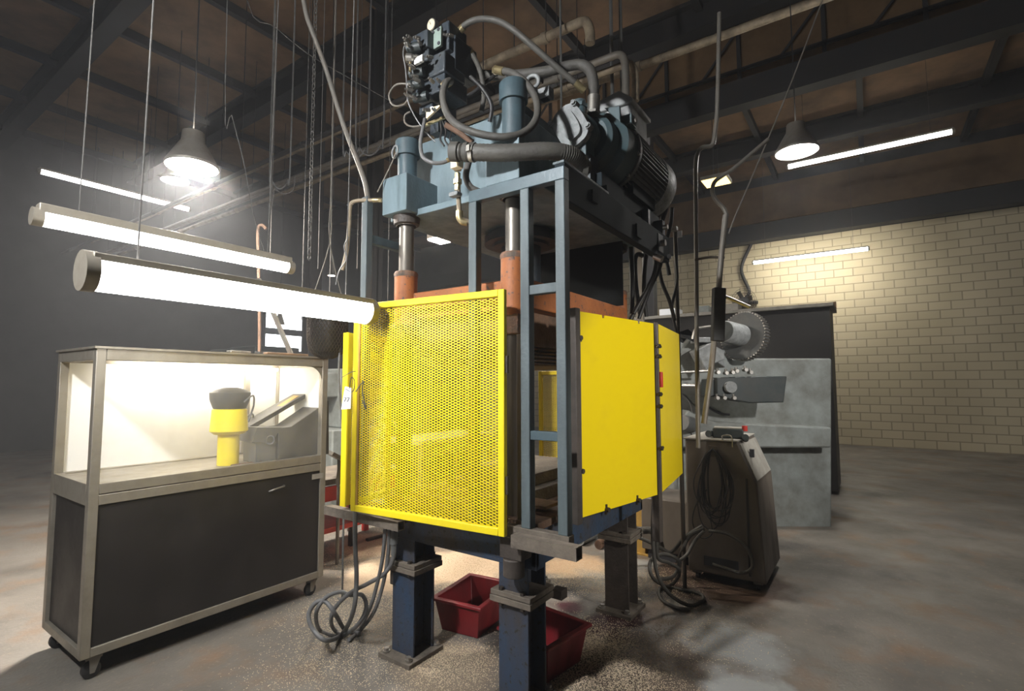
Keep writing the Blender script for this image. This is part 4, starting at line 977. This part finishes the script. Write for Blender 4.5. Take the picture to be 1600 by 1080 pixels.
# ================================================================== roof pipes along the hall
def rpipe(px, py, z, y0, y1, r, m, label, drop=None):
    p = onz(px, py, z); mb = MB()
    mb.tube([(p.x, y1, z), (p.x, y0, z)], r, 12, 1)
    t = thing('overhead_pipe', label, 'pipe', (p.x, (y0 + y1) / 2, z - r), 'pipes under the roof')
    part('pipe', mb, m, t)
    cl = MB()
    k = math.ceil(y0)
    while k < y1:
        cl.cyl((p.x, k, z), (p.x, k + .06, z), r * 1.25, n=14); k += 2.2
    part('coupling', cl, m, t)
    hg = MB(); k = y0 + .7
    while k < y1: hg.tube([(p.x, k, z), (p.x, k, CEIL)], .006, 5, 1); k += 3
    part('hanger_rod', hg, M['beam'], t)
    if drop: part('drop_leg', MB().tube([(p.x, y0, z), (p.x, y0 - .10, z - .02), (p.x, y0 - .14, z - .14), (p.x, y0 - .14, z - drop)], r, 12, 5), m, t)
    return p
e1 = onz(905, 44, 4.9); rpipe(610, 168, 4.9, e1.y, 13.5, .045, M['pipe'], 'tan overhead pipe, uppermost, running to the left', .25)
e2 = onz(945, 62, 4.7); rpipe(760, 165, 4.6, e2.y, 13.5, .035, M['galv'], 'grey overhead pipe just below the tan one', .5)
e3 = onz(950, 78, 4.6); rpipe(700, 205, 4.6, e3.y, 13.5, .035, M['pipe'], 'thin overhead pipe below the grey one', .4)
rpipe(500, 262, 4.4, 1.0, 13.5, .03, M['galv'], 'lowest overhead pipe on the left')
rpipe(420, 250, 4.5, 2.0, 13.5, .03, M['beam'], 'dark overhead pipe on the far left')
rpipe(960, 118, 5.6, -8, 3.0, .05, M['pipe'], 'tan overhead pipe on the right below the braced girder')
for i, (px, D) in enumerate(((877, 4.6), (957, 5.2), (972, 5.4))):
    p = at(px, 160, D); solo('drop_rod', MB().tube([(p.x, p.y, 3.1 if i else 3.3), (p.x, p.y, CEIL)], .018 if i else .010, 10, 1), M['motor'], ['thin dark rod dropping from the roof left of the pump', 'dark pipe dropping from the roof left of the motor box', 'second dark pipe dropping from the roof by the motor box'][i], 'rod', 'rods dropping from the roof')
# tangle of wires on the cable run
for i, (x, y, wd, dp, lab) in enumerate(((438, 268, 16, 34, 'left'), (556, 222, 20, 30, 'middle'), (578, 214, 22, 36, 'right'))):
    a = at(x - wd, y - 20, 5.4); b = at(x + wd, y - 26, 5.4)
    hose('slack_cable', [Vector((a.x, a.y, CEIL)), a, (x - wd * .7, y + dp * .5, 5.4), (x, y + dp * .8, 5.4), (x + wd * .7, y + dp * .4, 5.4), b, Vector((b.x, b.y, CEIL))], .009, M['cable'], '%s of the three slack cable loops under the roof pipes' % lab, 'slack cable loops under the roof', None, 6, 6, 0, 0, 'cable')

# ================================================================== cables on the floor, left
cb_ = M['cable']
hose('floor_cable', [(556, 770, 2.95), (555, 800, 2.95), (555, 850, 2.94), (557, 905, 2.93), (552, 955, 2.92), (535, 990, -.02), (510, 1001, 2.95), (490, 985, 2.96), (482, 962, 2.98), (492, 943, 3.0), (508, 940, 3.0), (524, 960, 3.0), (540, 985, -.02), (562, 990, -.02)], .0125, cb_, 'thick grey cable hanging past the door corner into a floor coil', 'grey cables coiled on the floor left of the press', (0,), 12, 8, 0, 0, 'cable')
hose('floor_cable', [(616, 838, 2.92), (615, 870, 2.92), (602, 895, 2.94), (575, 912, 2.96), (548, 926, 2.98), (525, 948, 3.0), (517, 968, 3.02), (523, 985, -.02), (538, 992, -.02), (560, 975, 2.98), (572, 950, 2.98), (566, 930, 3.0), (548, 930, 3.0), (530, 925, 3.0), (508, 935, 3.0), (494, 958, 3.02), (500, 985, -.015), (525, 995, -.015)], .0115, cb_, 'grey cable from the connector plug swinging into the floor coil', 'grey cables coiled on the floor left of the press', (0,), 12, 8, 0, 0, 'cable')
hose('floor_cable', [(602, 826, 2.9), (598, 870, 2.92), (590, 910, 2.95), (578, 950, 2.98), (560, 985, -.02), (535, 990, -.02)], .0105, cb_, 'left of the two straight grey cables behind the floor coil', 'grey cables coiled on the floor left of the press', None, 12, 8, 0, 0, 'cable')
hose('floor_cable', [(608, 828, 2.9), (606, 870, 2.93), (598, 915, 2.96), (585, 955, 2.99), (566, 982, -.02), (545, 1000, -.02)], .0105, cb_, 'right of the two straight grey cables behind the floor coil', 'grey cables coiled on the floor left of the press', None, 12, 8, 0, 0, 'cable')
c = at(615, 850, 2.92)
solo('cable_plug', MB().cyl(c + UP * .07, c - UP * .0, .022).cyl(c, c - UP * .06, .015).cbox(c + UP * .085, (.05, .05, .03)), M['motor'], 'dark connector plug hanging under the cut tube end by the left leg', 'plug')

# ================================================================== background left: red carts, benches, dim machines
def bench(label, c, L, W, H, m, top, name='work_cart'):
    t = thing(name, label, 'cart', (c[0], c[1], 0)); x, y = c
    part('top', MB().box((x - L / 2, y - W / 2, H - .05), (x + L / 2, y + W / 2, H)), M[top], t, .004)
    part('shelf', MB().box((x - L / 2 + .02, y - W / 2 + .02, .25), (x + L / 2 - .02, y + W / 2 - .02, .29)), M[m], t)
    for sx in (-1, 1):
        for sy in (-1, 1): part('leg', MB().cbox((x + sx * (L / 2 - .04), y + sy * (W / 2 - .04), (H - .05) / 2), (.05, .05, H - .05)), M[m], t)
    part('rail', MB().box((x - L / 2, y - W / 2 - .01, H - .18), (x + L / 2, y - W / 2 + .02, H - .06)), M[m], t)
    return t
p = at(534, 760, 4.9); bench('red work cart glimpsed between the enclosure and the yellow guard', (p.x, p.y), 1.1, .6, .70, 'redpaint', 'dust')
p = at(690, 690, 6.2); bench('pale bench behind the press seen through the mesh door', (p.x, p.y), 1.3, .6, .9, 'galv', 'cabtop')
tb_ = thing('tilted_tray', 'grey tilted tray on legs behind the enclosure', 'tray', at(530, 715, 4.5))
part('tray', MB().bar(at(512, 706, 4.4), at(545, 724, 4.5), .3, .03), M['galv'], tb_)
part('leg', MB().tube([at(530, 715, 4.45), (at(530, 715, 4.45).x, at(530, 715, 4.45).y, 0)], .015, 8, 1), M['galv'], tb_)
part('wire_loop', MB().tube([at(530, 725, 4.4), at(526, 750, 4.4), at(529, 762, 4.4), at(538, 745, 4.4), at(540, 728, 4.4)], .006, 8), M['galv'], tb_)
def machine(label, px, py, D, sx, sy, sz, m, cat='machine', name='shop_machine'):
    p = at(px, py, D); t = thing(name, label, cat, (p.x, p.y, 0), 'dim machines in the background')
    part('base', MB().box((p.x - sx / 2, p.y - sy / 2, 0), (p.x + sx / 2, p.y + sy / 2, sz * .55)), M[m], t, .02)
    part('column', MB().box((p.x - sx * .2, p.y - sy * .3, sz * .55), (p.x + sx * .45, p.y + sy * .3, sz)), M[m], t, .02)
    part('head', MB().box((p.x - sx * .5, p.y - sy * .25, sz * .78), (p.x + sx * .1, p.y + sy * .25, sz * .97)), M[m], t, .02)
    part('spindle', MB().cyl((p.x - sx * .32, p.y, sz * .78), (p.x - sx * .32, p.y, sz * .64), .05), M['steel'], t)
    part('hand_wheel', MB().ring((p.x - sx * .5 - .04, p.y, sz * .45), (1, 0, 0), .12, .014).cyl((p.x - sx * .5 - .05, p.y, sz * .45), (p.x - sx * .5, p.y, sz * .45), .02), M['steel'], t)
    return t
machine('dim machine behind the enclosure by the bright opening', 400, 560, 8.5, 1.2, 1.3, 2.1, 'machdk')
machine('dim machine seen between the enclosure and the mesh door', 526, 640, 7.0, .8, .9, 1.7, 'mach')
machine('dim machine behind the press seen through the door mesh', 660, 600, 8.0, 1.2, 1.4, 1.9, 'machdk')
machine('dim machine behind the press between the columns', 735, 560, 10.0, 1.4, 1.4, 2.4, 'mach')
# bright doorway opening far left
p = at(448, 520, 13.0)
t = thing('daylight_doorway', 'blown out bright opening far away above the enclosure roof', 'doorway', (p.x, Y1 - .06, 1.7)); xd = ony(448, 520, Y1 - .05).x
za_, zb_ = ony(448, 548, Y1).z, ony(448, 490, Y1).z
part('opening', MB().box((xd - .75, Y1 - .05, za_), (xd + .55, Y1 - .02, zb_)), M['sky'], t)
part('frame', MB().box((xd - .82, Y1 - .08, zb_), (xd + .62, Y1 - .02, zb_ + .1)).box((xd - .82, Y1 - .08, za_), (xd - .75, Y1 - .02, zb_)).box((xd + .55, Y1 - .08, za_), (xd + .62, Y1 - .02, zb_)).box((xd - .8, Y1 - .1, (za_ + zb_) / 2 - .12), (xd + .6, Y1 - .055, (za_ + zb_) / 2 + .08)), M['beam'], t)
# feet and small iron on the floor behind
p = onz(548, 846, 0); 
t = thing('guard_leg', 'small dark bolted leg on the floor left of the press behind the cables', 'leg', (p.x, p.y, 0))
q = onz(548, 853, 0)
part('post', MB().box((q.x - .018, q.y - .018, 0), (q.x + .018, q.y + .018, .79)), M['legbrown'], t); part('bolt', MB().bolt((q.x - .018, q.y, .15), (-1, 0, 0), .014, .02).bolt((q.x - .018, q.y, .2), (-1, 0, 0), .014, .02), M['steel'], t)
a, b = onz(573, 846, 0), onz(602, 838, 0)
solo('floor_bar', MB().bar(a + UP * .012, b + UP * .012, .04, .024), M['legbrown'], 'dark flat bar lying on the floor behind the left cables', 'bar', None, .002)
# ================================================================== control cabinet on the right
kx = 2.07
kyL = onx(1070, 690, kx).y; kyR = onx(1152, 690, kx).y
ky2 = onx(1178, 757, kx).y; kz2 = onx(1178, 757, kx).z; kz = 1.065
KC = thing('control_cabinet', 'brown grey steel control cabinet with a sloped side at the right', 'cabinet', (kx + .35, (kyL + kyR) / 2, 0))
poly = [(kx, kyL, .06), (kx, kyL, kz), (kx, kyR, kz), (kx, ky2 - .02, kz2), (kx, ky2 - .06, .06)]
part('body', MB().prism(poly, (.70, 0, 0)), M['cabinet'], KC, .012)
part('top_plate', MB().box((kx - .01, kyR - .005, kz), (kx + .71, kyL + .01, kz + .012)), M['cabtop'], KC, .003)
dv_ = Vector((0, ky2 - .02 - kyR, kz2 - kz)); up_ = Vector((0, dv_.z, -dv_.y)).normalized() * -1
if up_.y > 0: up_ = -up_
cf = MB(); A_ = Vector((kx + .03, kyR, kz)) + dv_ * .06 ; 
cf.prism([A_ + up_ * .002, A_ + dv_ * .88 + up_ * .002, A_ + dv_ * .88 + up_ * .008, A_ + up_ * .008], (.64, 0, 0))
part('sloped_panel', cf, M['cabtop'], KC)
part('panel_handle', MB().cbox(Vector((kx + .16, kyR, kz)) + dv_ * .35 + up_ * .03, (.03, .03, .06)), M['ink'], KC)
part('front_seam', MB().box((kx - .004, ky2 + .04, .10), (kx, ky2 + .055, .80)), M['laminate'], KC)
part('vent', MB().box((kx - .004, kyR + .02, .12), (kx - .001, kyL - .12, .19)), M['ink'], KC)
part('cable_hook', MB().box((kx - .05, kyL - .25, .95), (kx - .01, kyL - .19, 1.0)).box((kx - .06, kyL - .25, .95), (kx - .05, kyL - .19, 1.03)), M['legbrown'], KC)
for sx in (0.05, .60):
    for sy in (kyL - .06, ky2 + .0):
        ca = part('caster', MB().cbox((kx + sx, sy, .055), (.06, .06, .02)), M['galv'], KC); part('wheel', MB().cyl((kx + sx, sy - .012, .026), (kx + sx, sy + .012, .026), .026), M['black'], ca)
c = onz(1142, 682, kz + .012); c = Vector((kx + .18, onx(1138, 690, kx + .18).y, kz + .012))
dd = thing('pendant_box', 'dark control box with a red button lying on the control cabinet', 'control box', c)
R_ = Matrix.Rotation(math.radians(10), 3, 'Z')
part('case', MB().cbox(c + UP * .037, (.13, .22, .074), R_), M['machdk'], dd, .008)
part('lid', MB().cbox(c + UP * .079, (.12, .20, .010), R_), M['cabtop'], dd, .003)
part('red_button', MB().cyl(c + Vector((-.02, -.125, .06)), c + Vector((-.02, -.125, .10)), .02), M['redpaint'], dd)
part('knob', MB().cyl(c + Vector((-.04, -.13, .0)), c + Vector((-.09, -.14, .02)), .024).cyl(c + Vector((-.05, .12, .03)), c + Vector((-.09, .125, .03)), .026), M['machdk'], dd)
part('clip', MB().tube([c + Vector((-.19, .0, .0)), c + Vector((-.19, .0, .03)), c + Vector((-.19, -.06, .03)), c + Vector((-.2, -.07, -.05))], .005, 6), M['steel'], dd)
# bundle of thin black leads on the hook
random.seed(31)
hk = Vector((kx - .045, kyL - .22, 1.0))
for i in range(12):
    w1 = random.uniform(.05, .12); l1 = random.uniform(.42, .60); off = random.uniform(-.04, .04); xo = -.012 - .005 * (i % 6)
    pts = [hk + Vector((xo, 0, .01)), hk + Vector((xo, w1 * .5, -.06)), hk + Vector((xo, w1 + off, -l1 * .55)), hk + Vector((xo, w1 * .8 + off, -l1 * .9)), hk + Vector((xo, off, -l1)),
           hk + Vector((xo, -w1 * .7 + off, -l1 * .88)), hk + Vector((xo, -w1 + off * .5, -l1 * .5)), hk + Vector((xo, -w1 * .5, -.05)), hk + Vector((xo, 0, .012))]
    solo('hanging_lead', MB().tube(pts, .0045, 7, 5), M['black'], 'thin black lead looped in the bundle on the control cabinet hook', 'cable', 'black leads bundled on the control cabinet')
solo('hanging_lead', MB().tube([hk + Vector((-.02, .05, -.3)), hk + Vector((-.02, .13, -.42)), hk + Vector((-.02, .16, -.56)), hk + Vector((-.03, .10, -.66)), hk + Vector((-.03, .02, -.62)), hk + Vector((-.03, .03, -.5))], .0045, 7, 6), M['black'], 'thin black lead swinging out left below the bundle on the control cabinet', 'cable')
ch = M['rubber']
solo('heavy_cable', MB().tube([hk + Vector((-.03, .04, -.60)), hk + Vector((-.04, -.10, -.60)), hk + Vector((-.035, -.22, -.68)), hk + Vector((-.035, -.25, -.80)), hk + Vector((-.035, -.18, -.86)), hk + Vector((-.035, -.06, -.85)), hk + Vector((-.035, .02, -.84))], .013, 10, 8), ch, 'heavy cable arched in a ring on the control cabinet front', 'cable')
hose('heavy_cable', [(1098, 822, 3.95), (1070, 840, 4.0), (1050, 862, 4.05), (1035, 858, 4.1), (1010, 845, 4.15), (985, 835, 4.2)], .014, ch, 'topmost heavy cable running from the lead bundle toward the press', 'heavy cables right of the press', None, 10, 7, 0, 0, 'cable')
hose('heavy_cable', [(1100, 826, 3.9), (1078, 838, 3.95), (1066, 860, 3.95), (1058, 878, -.015)], .013, ch, 'heavy cable dropping to the floor beside the control cabinet', 'heavy cables right of the press', None, 10, 7, 0, 0, 'cable')
hose('heavy_cable', [(1100, 830, 3.85), (1086, 845, 3.85), (1074, 866, 3.85), (1062, 876, 3.85)], .012, ch, 'second heavy cable dropping beside the control cabinet', 'heavy cables right of the press', None, 10, 7, 0, 0, 'cable')
hose('heavy_cable', [(1021, 780, 3.5), (1020, 830, 3.5), (1022, 870, 3.5), (1030, 905, 3.5), (1050, 932, 3.55), (1078, 946, -.015), (1098, 938, -.015), (1094, 928, -.015), (1070, 922, -.015), (1045, 918, -.015), (1022, 905, 3.6), (1015, 885, 3.65), (1022, 870, 3.7), (1040, 866, 3.75), (1058, 874, 3.75), (1060, 888, 3.75), (1050, 902, 3.7), (1030, 905, 3.65)], .0125, ch, 'heavy cable dropping from the hinge post into the floor coil', 'heavy cables right of the press', None, 10, 8, 0, 0, 'cable')
hose('heavy_cable', [(1026, 790, 3.55), (1026, 840, 3.55), (1028, 872, 3.6), (1046, 880, 3.7), (1062, 892, 3.7), (1052, 912, -.015), (1030, 922, -.015), (1035, 938, -.015), (1058, 950, -.015), (1078, 952, -.015)], .012, ch, 'second heavy cable looping in the floor coil under the hinge post', 'heavy cables right of the press', None, 10, 8, 0, 0, 'cable')
hose('heavy_cable', [Vector((at(970, 828, 4.4).x, at(970, 828, 4.4).y, .03)), (972, 835, 4.4), (984, 828, 4.4), (1000, 829, 4.4), (1024, 832, 4.4), Vector((at(1034, 828, 4.4).x, at(1034, 828, 4.4).y, .1))], .03, ch, 'fat grey pipe lying level behind the back right leg', None, None, 12, 4, 0, 0, 'pipe')
# things behind the yellow panels
p = at(1052, 850, 4.55)
t = thing('steel_bin', 'dark grey steel bin behind the solid yellow panels', 'bin', (p.x, p.y, 0))
zt_ = 1.5 - (775 - 600) * 4.55 / 811
part('body', MB().box((p.x - .10, p.y - .22, .08), (p.x + .42, p.y + .24, zt_)), M['cabinet'], t, .01)
part('foot', MB().box((p.x - .06, p.y - .18, 0), (p.x + .38, p.y + .2, .08)), M['ink'], t)
q = onz(1000, 866, 0)
t = thing('yellow_post', 'short ochre yellow post on the floor behind the back right leg', 'post', (q.x, q.y, 0))
part('post', MB().box((q.x, q.y - .05, 0), (q.x + .09, q.y + .05, .80)), M['ylwold'], t, .004)
part('foot_plate', MB().box((q.x - .03, q.y - .09, 0), (q.x + .13, q.y + .09, .012)), M['ylwold'], t)
for i, (pp, lab) in enumerate((((905, 844), 'larger grey pipe stub lying behind the press, left one'), ((935, 850), 'smaller pipe stub with a rusty end behind the press'))):
    q = onz(pp[0], pp[1], .05); r = .055 if i == 0 else .04
    solo('pipe_stub', MB().rev((q.x, q.y, r), (.9, -.05, .0), [(0, r), (.28, r), (.28, r * .8), (.02, r * .8), (0, r * .8)], 20), M['cast'] if i == 0 else M['rust'], lab, 'pipe', 'pipe stubs behind the press')
q = onz(920, 836, 0); solo('pipe_collar', MB().rev((q.x, q.y, .0), UP, [(0, .06), (.10, .06), (.11, .075), (.14, .075), (.14, .05)], 20), M['ylwold'], 'small ochre pipe collar standing between the pipe stubs', 'pipe')
# conduits on the right
hose('conduit_pole', [(1091, 700, 3.75), (1089, 560, 3.75), (1088, 420, 3.75), (1087, 300, 3.75), (1087, 258, 3.75), (1090, 240, 3.75), (1098, 230, 3.75), (1113, 226, 3.75), (1118, 200, 3.75), (1121, 160, 3.75), (1124, 20, 3.75)], .0155, M['galv'], 'tall thin conduit with a bent top left of the pendant', None, None, 12, 6, 0, 0, 'conduit')
pd = thing('pendant_control', 'black hanging pendant control on a bent conduit at the right', 'pendant', at(1122, 535, 3.6))
part('case', MB().bar(at(1121, 534, 3.6), at(1123.5, 450, 3.6), .085, .05, up=FWD), M['black'], pd, .008)
part('upper_conduit', MB().tube([at(1123, 452, 3.6), at(1127, 400, 3.6), at(1134, 336, 3.6)], .019, 12, 4), M['galv'], pd)
part('curved_conduit', MB().tube([at(1136, 338, 3.6), at(1130, 325, 3.6), at(1118, 312, 3.6), at(1113, 298, 3.6), at(1117, 284, 3.6), at(1130, 274, 3.6), at(1148, 262, 3.6), at(1200, 218, 3.6)], .014, 12), M['galv'], pd)
part('support_wire', MB().tube([at(1139, 365, 3.6), at(1150, 335, 3.6), at(1180, 265, 3.6), at(1240, 120, 3.6), at(1300, -40, 3.6)], .005, 6, 3), M['galv'], pd)
part('brace', MB().tube([at(1086, 406, 3.72), at(1110, 402, 3.65), at(1132, 403, 3.6)], .009, 8, 3), M['dkrod'], pd)
part('lower_pipe', MB().tube([at(1116, 530, 3.6), at(1112, 570, 3.6), at(1104, 630, 3.6), at(1100, 662, 3.6)], .019, 12, 4), M['galv'], pd)
part('side_arm', MB().tube([at(1130, 462, 3.6), at(1172, 480, 3.5)], .012, 8, 2), M['steel'], pd)
# ================================================================== grinding machine in the background right
D = 5.6
G = thing('grinding_machine', 'large grey green machine with a drum and gear disc behind the control cabinet', 'machine', (at(1150, 700, D).x, at(1150, 700, D).y, 0))
def gb(mb, pts, dep, d=D): return mb.prism([at(x, y, d) for x, y in pts], FWD * dep)
part('body', gb(MB(), [(1052, 872), (1052, 560), (1085, 520), (1140, 560), (1300, 560), (1300, 872)], 1.0), M['mach'], G, .02)
part('bed', gb(MB(), [(1062, 660), (1075, 640), (1090, 650), (1120, 660), (1300, 668), (1300, 700), (1062, 700)], .2, D - .2), M['mach'], G, .02)
part('arm', gb(MB(), [(1063, 520), (1075, 516), (1090, 530), (1112, 560), (1134, 575), (1130, 560), (1134, 548), (1110, 540), (1088, 525)], .25, D - .15), M['cast'], G, .01)
part('saddle', gb(gb(MB(), [(1088, 548), (1110, 536), (1132, 548), (1133, 562), (1112, 570), (1104, 580)], .2, D - .3), [(1090, 535), (1125, 535), (1125, 527), (1090, 527)], .2, D - .25), M['cast'], G, .01)
c = at(1132, 518, D - .3); dr = (RGT * .9 + FWD * .5 - UP * .12).normalized()
part('drum', MB().rev(c, dr, [(0, .02), (0, .105), (.02, .115), (.26, .115), (.26, .02)], 32), M['cast'], G)
part('drum_face', MB().cyl(c - dr * .004, c + dr * .004, .10, n=32), M['machdk'], G)
part('gear_disc', MB().rev(c + dr * .28, dr, [(0, .06), (0, .25), (.08, .25), (.08, .06)], 48), M['motor'], G)
gt = MB()
for k in range(48):
    a_ = dr.orthogonal().normalized(); b_ = dr.cross(a_); t_ = 2 * PI * k / 48; q = c + dr * .32 + (a_ * math.cos(t_) + b_ * math.sin(t_)) * .255
    gt.cyl(q - dr * .04, q + dr * .04, .009, n=6)
part('gear_teeth', gt, M['steel'], G)
part('valve_block', gb(gb(MB(), [(1120, 590), (1185, 588), (1230, 588), (1225, 629), (1172, 630), (1140, 624), (1120, 618)], .25, D - .5), [(1105, 592), (1120, 592), (1120, 620), (1105, 620)], .15, D - .45), M['machdk'], G, .01)
c = at(1143, 605, D - .55); part('round_knob', MB().cyl(c, c + FWD * .05 , .055).cyl(c - FWD * .002, c, .012), M['cast'], G)
fb = MB()
for (x, y) in ((1121, 582), (1134, 583), (1144, 582), (1150, 580), (1164, 578), (1172, 582), (1120, 622), (1131, 622), (1146, 622)):
    c = at(x, y, D - .5); fb.cyl(c - FWD * .03, c + FWD * .03, .018, n=10).cyl(c, c + UP * .04, .012, n=6)
part('fitting', fb, M['steel'], G)
part('ram_rod', MB().cyl(at(1062, 603, D - .3), at(1086, 603, D - .3), .02).cyl(at(1062, 582, D - .3), at(1108, 580, D - .3), .012), M['steel'], G)
part('belly_curve', MB().tube([at(1103, 632, D - .03), at(1112, 640, D - .03), at(1125, 646, D - .03), at(1140, 648, D - .03)], .012, 8), M['ink'], G)
part('roller', MB().cyl(at(1064, 660, D - .4), at(1080, 664, D - .2), .08), M['motor'], G)
part('hand_rail', MB().tube([at(1082, 530, D - .4), at(1086, 515, D - .4), at(1096, 512, D - .4), at(1112, 510, D - .4)], .012, 8), M['steel'], G)
hose('control_cable', [(1066, 615, D - .01), (1078, 630, D - .02), (1083, 655, D - .21), (1081, 690, D - .22), Vector((at(1081, 690, D - .3).x, at(1081, 690, D - .3).y, .006))], .006, M['cable'], 'thin cable hanging on the left of the grey green machine', None, None, 8, 6, 0, 0, 'cable')
# dark workbench and shelf against the wall region
p = at(1110, 500, 8.0)
t = thing('wall_bench', 'long dark bench with a pale top in front of the cream block wall', 'bench', (p.x, p.y, 0))
zb_ = 1.5 + (600 - 487) * 8.0 / 811
part('top', MB().box((p.x - .05, p.y - 1.6, zb_ - .05), (p.x + .9, p.y + 1.2, zb_)), M['cabtop'], t, .005)
part('cabinet', MB().box((p.x + .05, p.y - 1.55, .05), (p.x + .85, p.y + 1.1, zb_ - .05)), M['laminate'], t)
part('back_rail', MB().box((p.x + .85, p.y - 1.6, zb_ + .02), (p.x + .9, p.y + 1.2, zb_ + .12)), M['wood'], t)
for i, (x, w_) in enumerate(((1020, .3), (1090, .16), (1140, .22))):
    q = at(x, 484, 8.0); solo('storage_box', MB().cbox((p.x + .4, q.y, zb_ + .07), (.3, w_, .14)), M[['paper', 'mach', 'cabtop'][i]], ['white box on the left of the far bench', 'small grey box in the middle of the far bench', 'pale box on the right of the far bench'][i], 'box', 'boxes on the far bench', .004)
c = at(1163, 470, 8.35)
t = thing('wire_guard_fan', 'round dusty fan in a wire guard above the drum', 'fan', c - UP * .2)
fg = MB()
for r in (.05, .09, .13, .17, .2): fg.ring(c, FWD, r, .004, 28, 5)
for k in range(16):
    t_ = 2 * PI * k / 16; fg.tube([c + RGT * .03 * math.cos(t_) + UP * .03 * math.sin(t_) - FWD * .03, c + RGT * .2 * math.cos(t_) + UP * .2 * math.sin(t_)], .003, 5, 1)
part('guard', fg, M['galv'], t); part('hub', MB().cyl(c - FWD * .02, c + FWD * .14, .06), M['cast'], t)
bl = MB()
for k in range(4):
    t_ = 2 * PI * k / 4 + .4; d_ = RGT * math.cos(t_) + UP * math.sin(t_); bl.bar(c + d_ * .03 + FWD * .03, c + d_ * .17 + FWD * .05, .09, .004, up=FWD + d_.cross(FWD) * .4)
part('blade', bl, M['galv'], t); part('stem', MB().cyl(c + FWD * .1 - UP * .04, Vector((c.x, c.y, zb_)) + FWD * .1, .022), M['motor'], t)
q = onx(1176, 425, X1 - .1)
solo('wall_hose', MB().tube([(q.x, q.y - .2, q.z + 1.2), (q.x, q.y + .05, q.z + .7), (q.x, q.y + .28, q.z + .1), (q.x, q.y + .1, q.z - .55), (q.x, q.y + .3, q.z - .8), (q.x, q.y - .1, q.z - .85)], .045, 10), M['black'], 'black hose hanging on the cream block wall at the right', 'hose')

# ================================================================== scattered granules
random.seed(77)
g = MB(); spots = []
def region(px, py, r, n):
    q = onz(px, py, 0); spots.append((q.x, q.y, r, n))
region(560, 960, .45, 4200); region(640, 900, .40, 6500); region(520, 1040, .40, 2500); region(700, 1040, .33, 4500); region(740, 890, .45, 6000); region(580, 870, .4, 3500)
region(920, 1010, .36, 8000); region(980, 1060, .34, 5200); region(1010, 910, .40, 2600); region(900, 900, .42, 4000); region(600, 840, .7, 2500); region(870, 1075, .2, 3000); region(1080, 990, .4, 2000)
for (x, y, r, n) in spots:
    for k in range(n):
        a = random.uniform(0, 2 * PI); q = r * math.sqrt(-.5 * math.log(1 - random.random() * .98)); s = random.uniform(.0012, .0027)
        cx_, cy_ = x + math.cos(a) * q, y + math.sin(a) * q; h = random.uniform(.6, 1.3) * s
        b = random.uniform(0, 1.6); e = s * random.uniform(1.0, 1.6)
        vs = [(cx_ + e * math.cos(b + j * PI / 2), cy_ + e * math.sin(b + j * PI / 2) , h * .8) for j in range(4)] + [(cx_, cy_, h * 1.8), (cx_, cy_, 0.0)]
        g.add(vs, [(0, 1, 4), (1, 2, 4), (2, 3, 4), (3, 0, 4), (1, 0, 5), (2, 1, 5), (3, 2, 5), (0, 3, 5)])
M['grain'] = mat('tan plastic granules', (.66, .54, .38), .6, dirt=(.46, .36, .24), amt=.4, scale=60)
me = bpy.data.meshes.new('plastic_granules'); me.from_pydata(g.v, [], g.f); me.materials.append(M['grain'])
o = bpy.data.objects.new('plastic_granules', me); C.objects.link(o)
o['kind'] = 'stuff'; o['label'] = 'tan plastic granules spilled over the shop floor around the press'; o['category'] = 'granules'
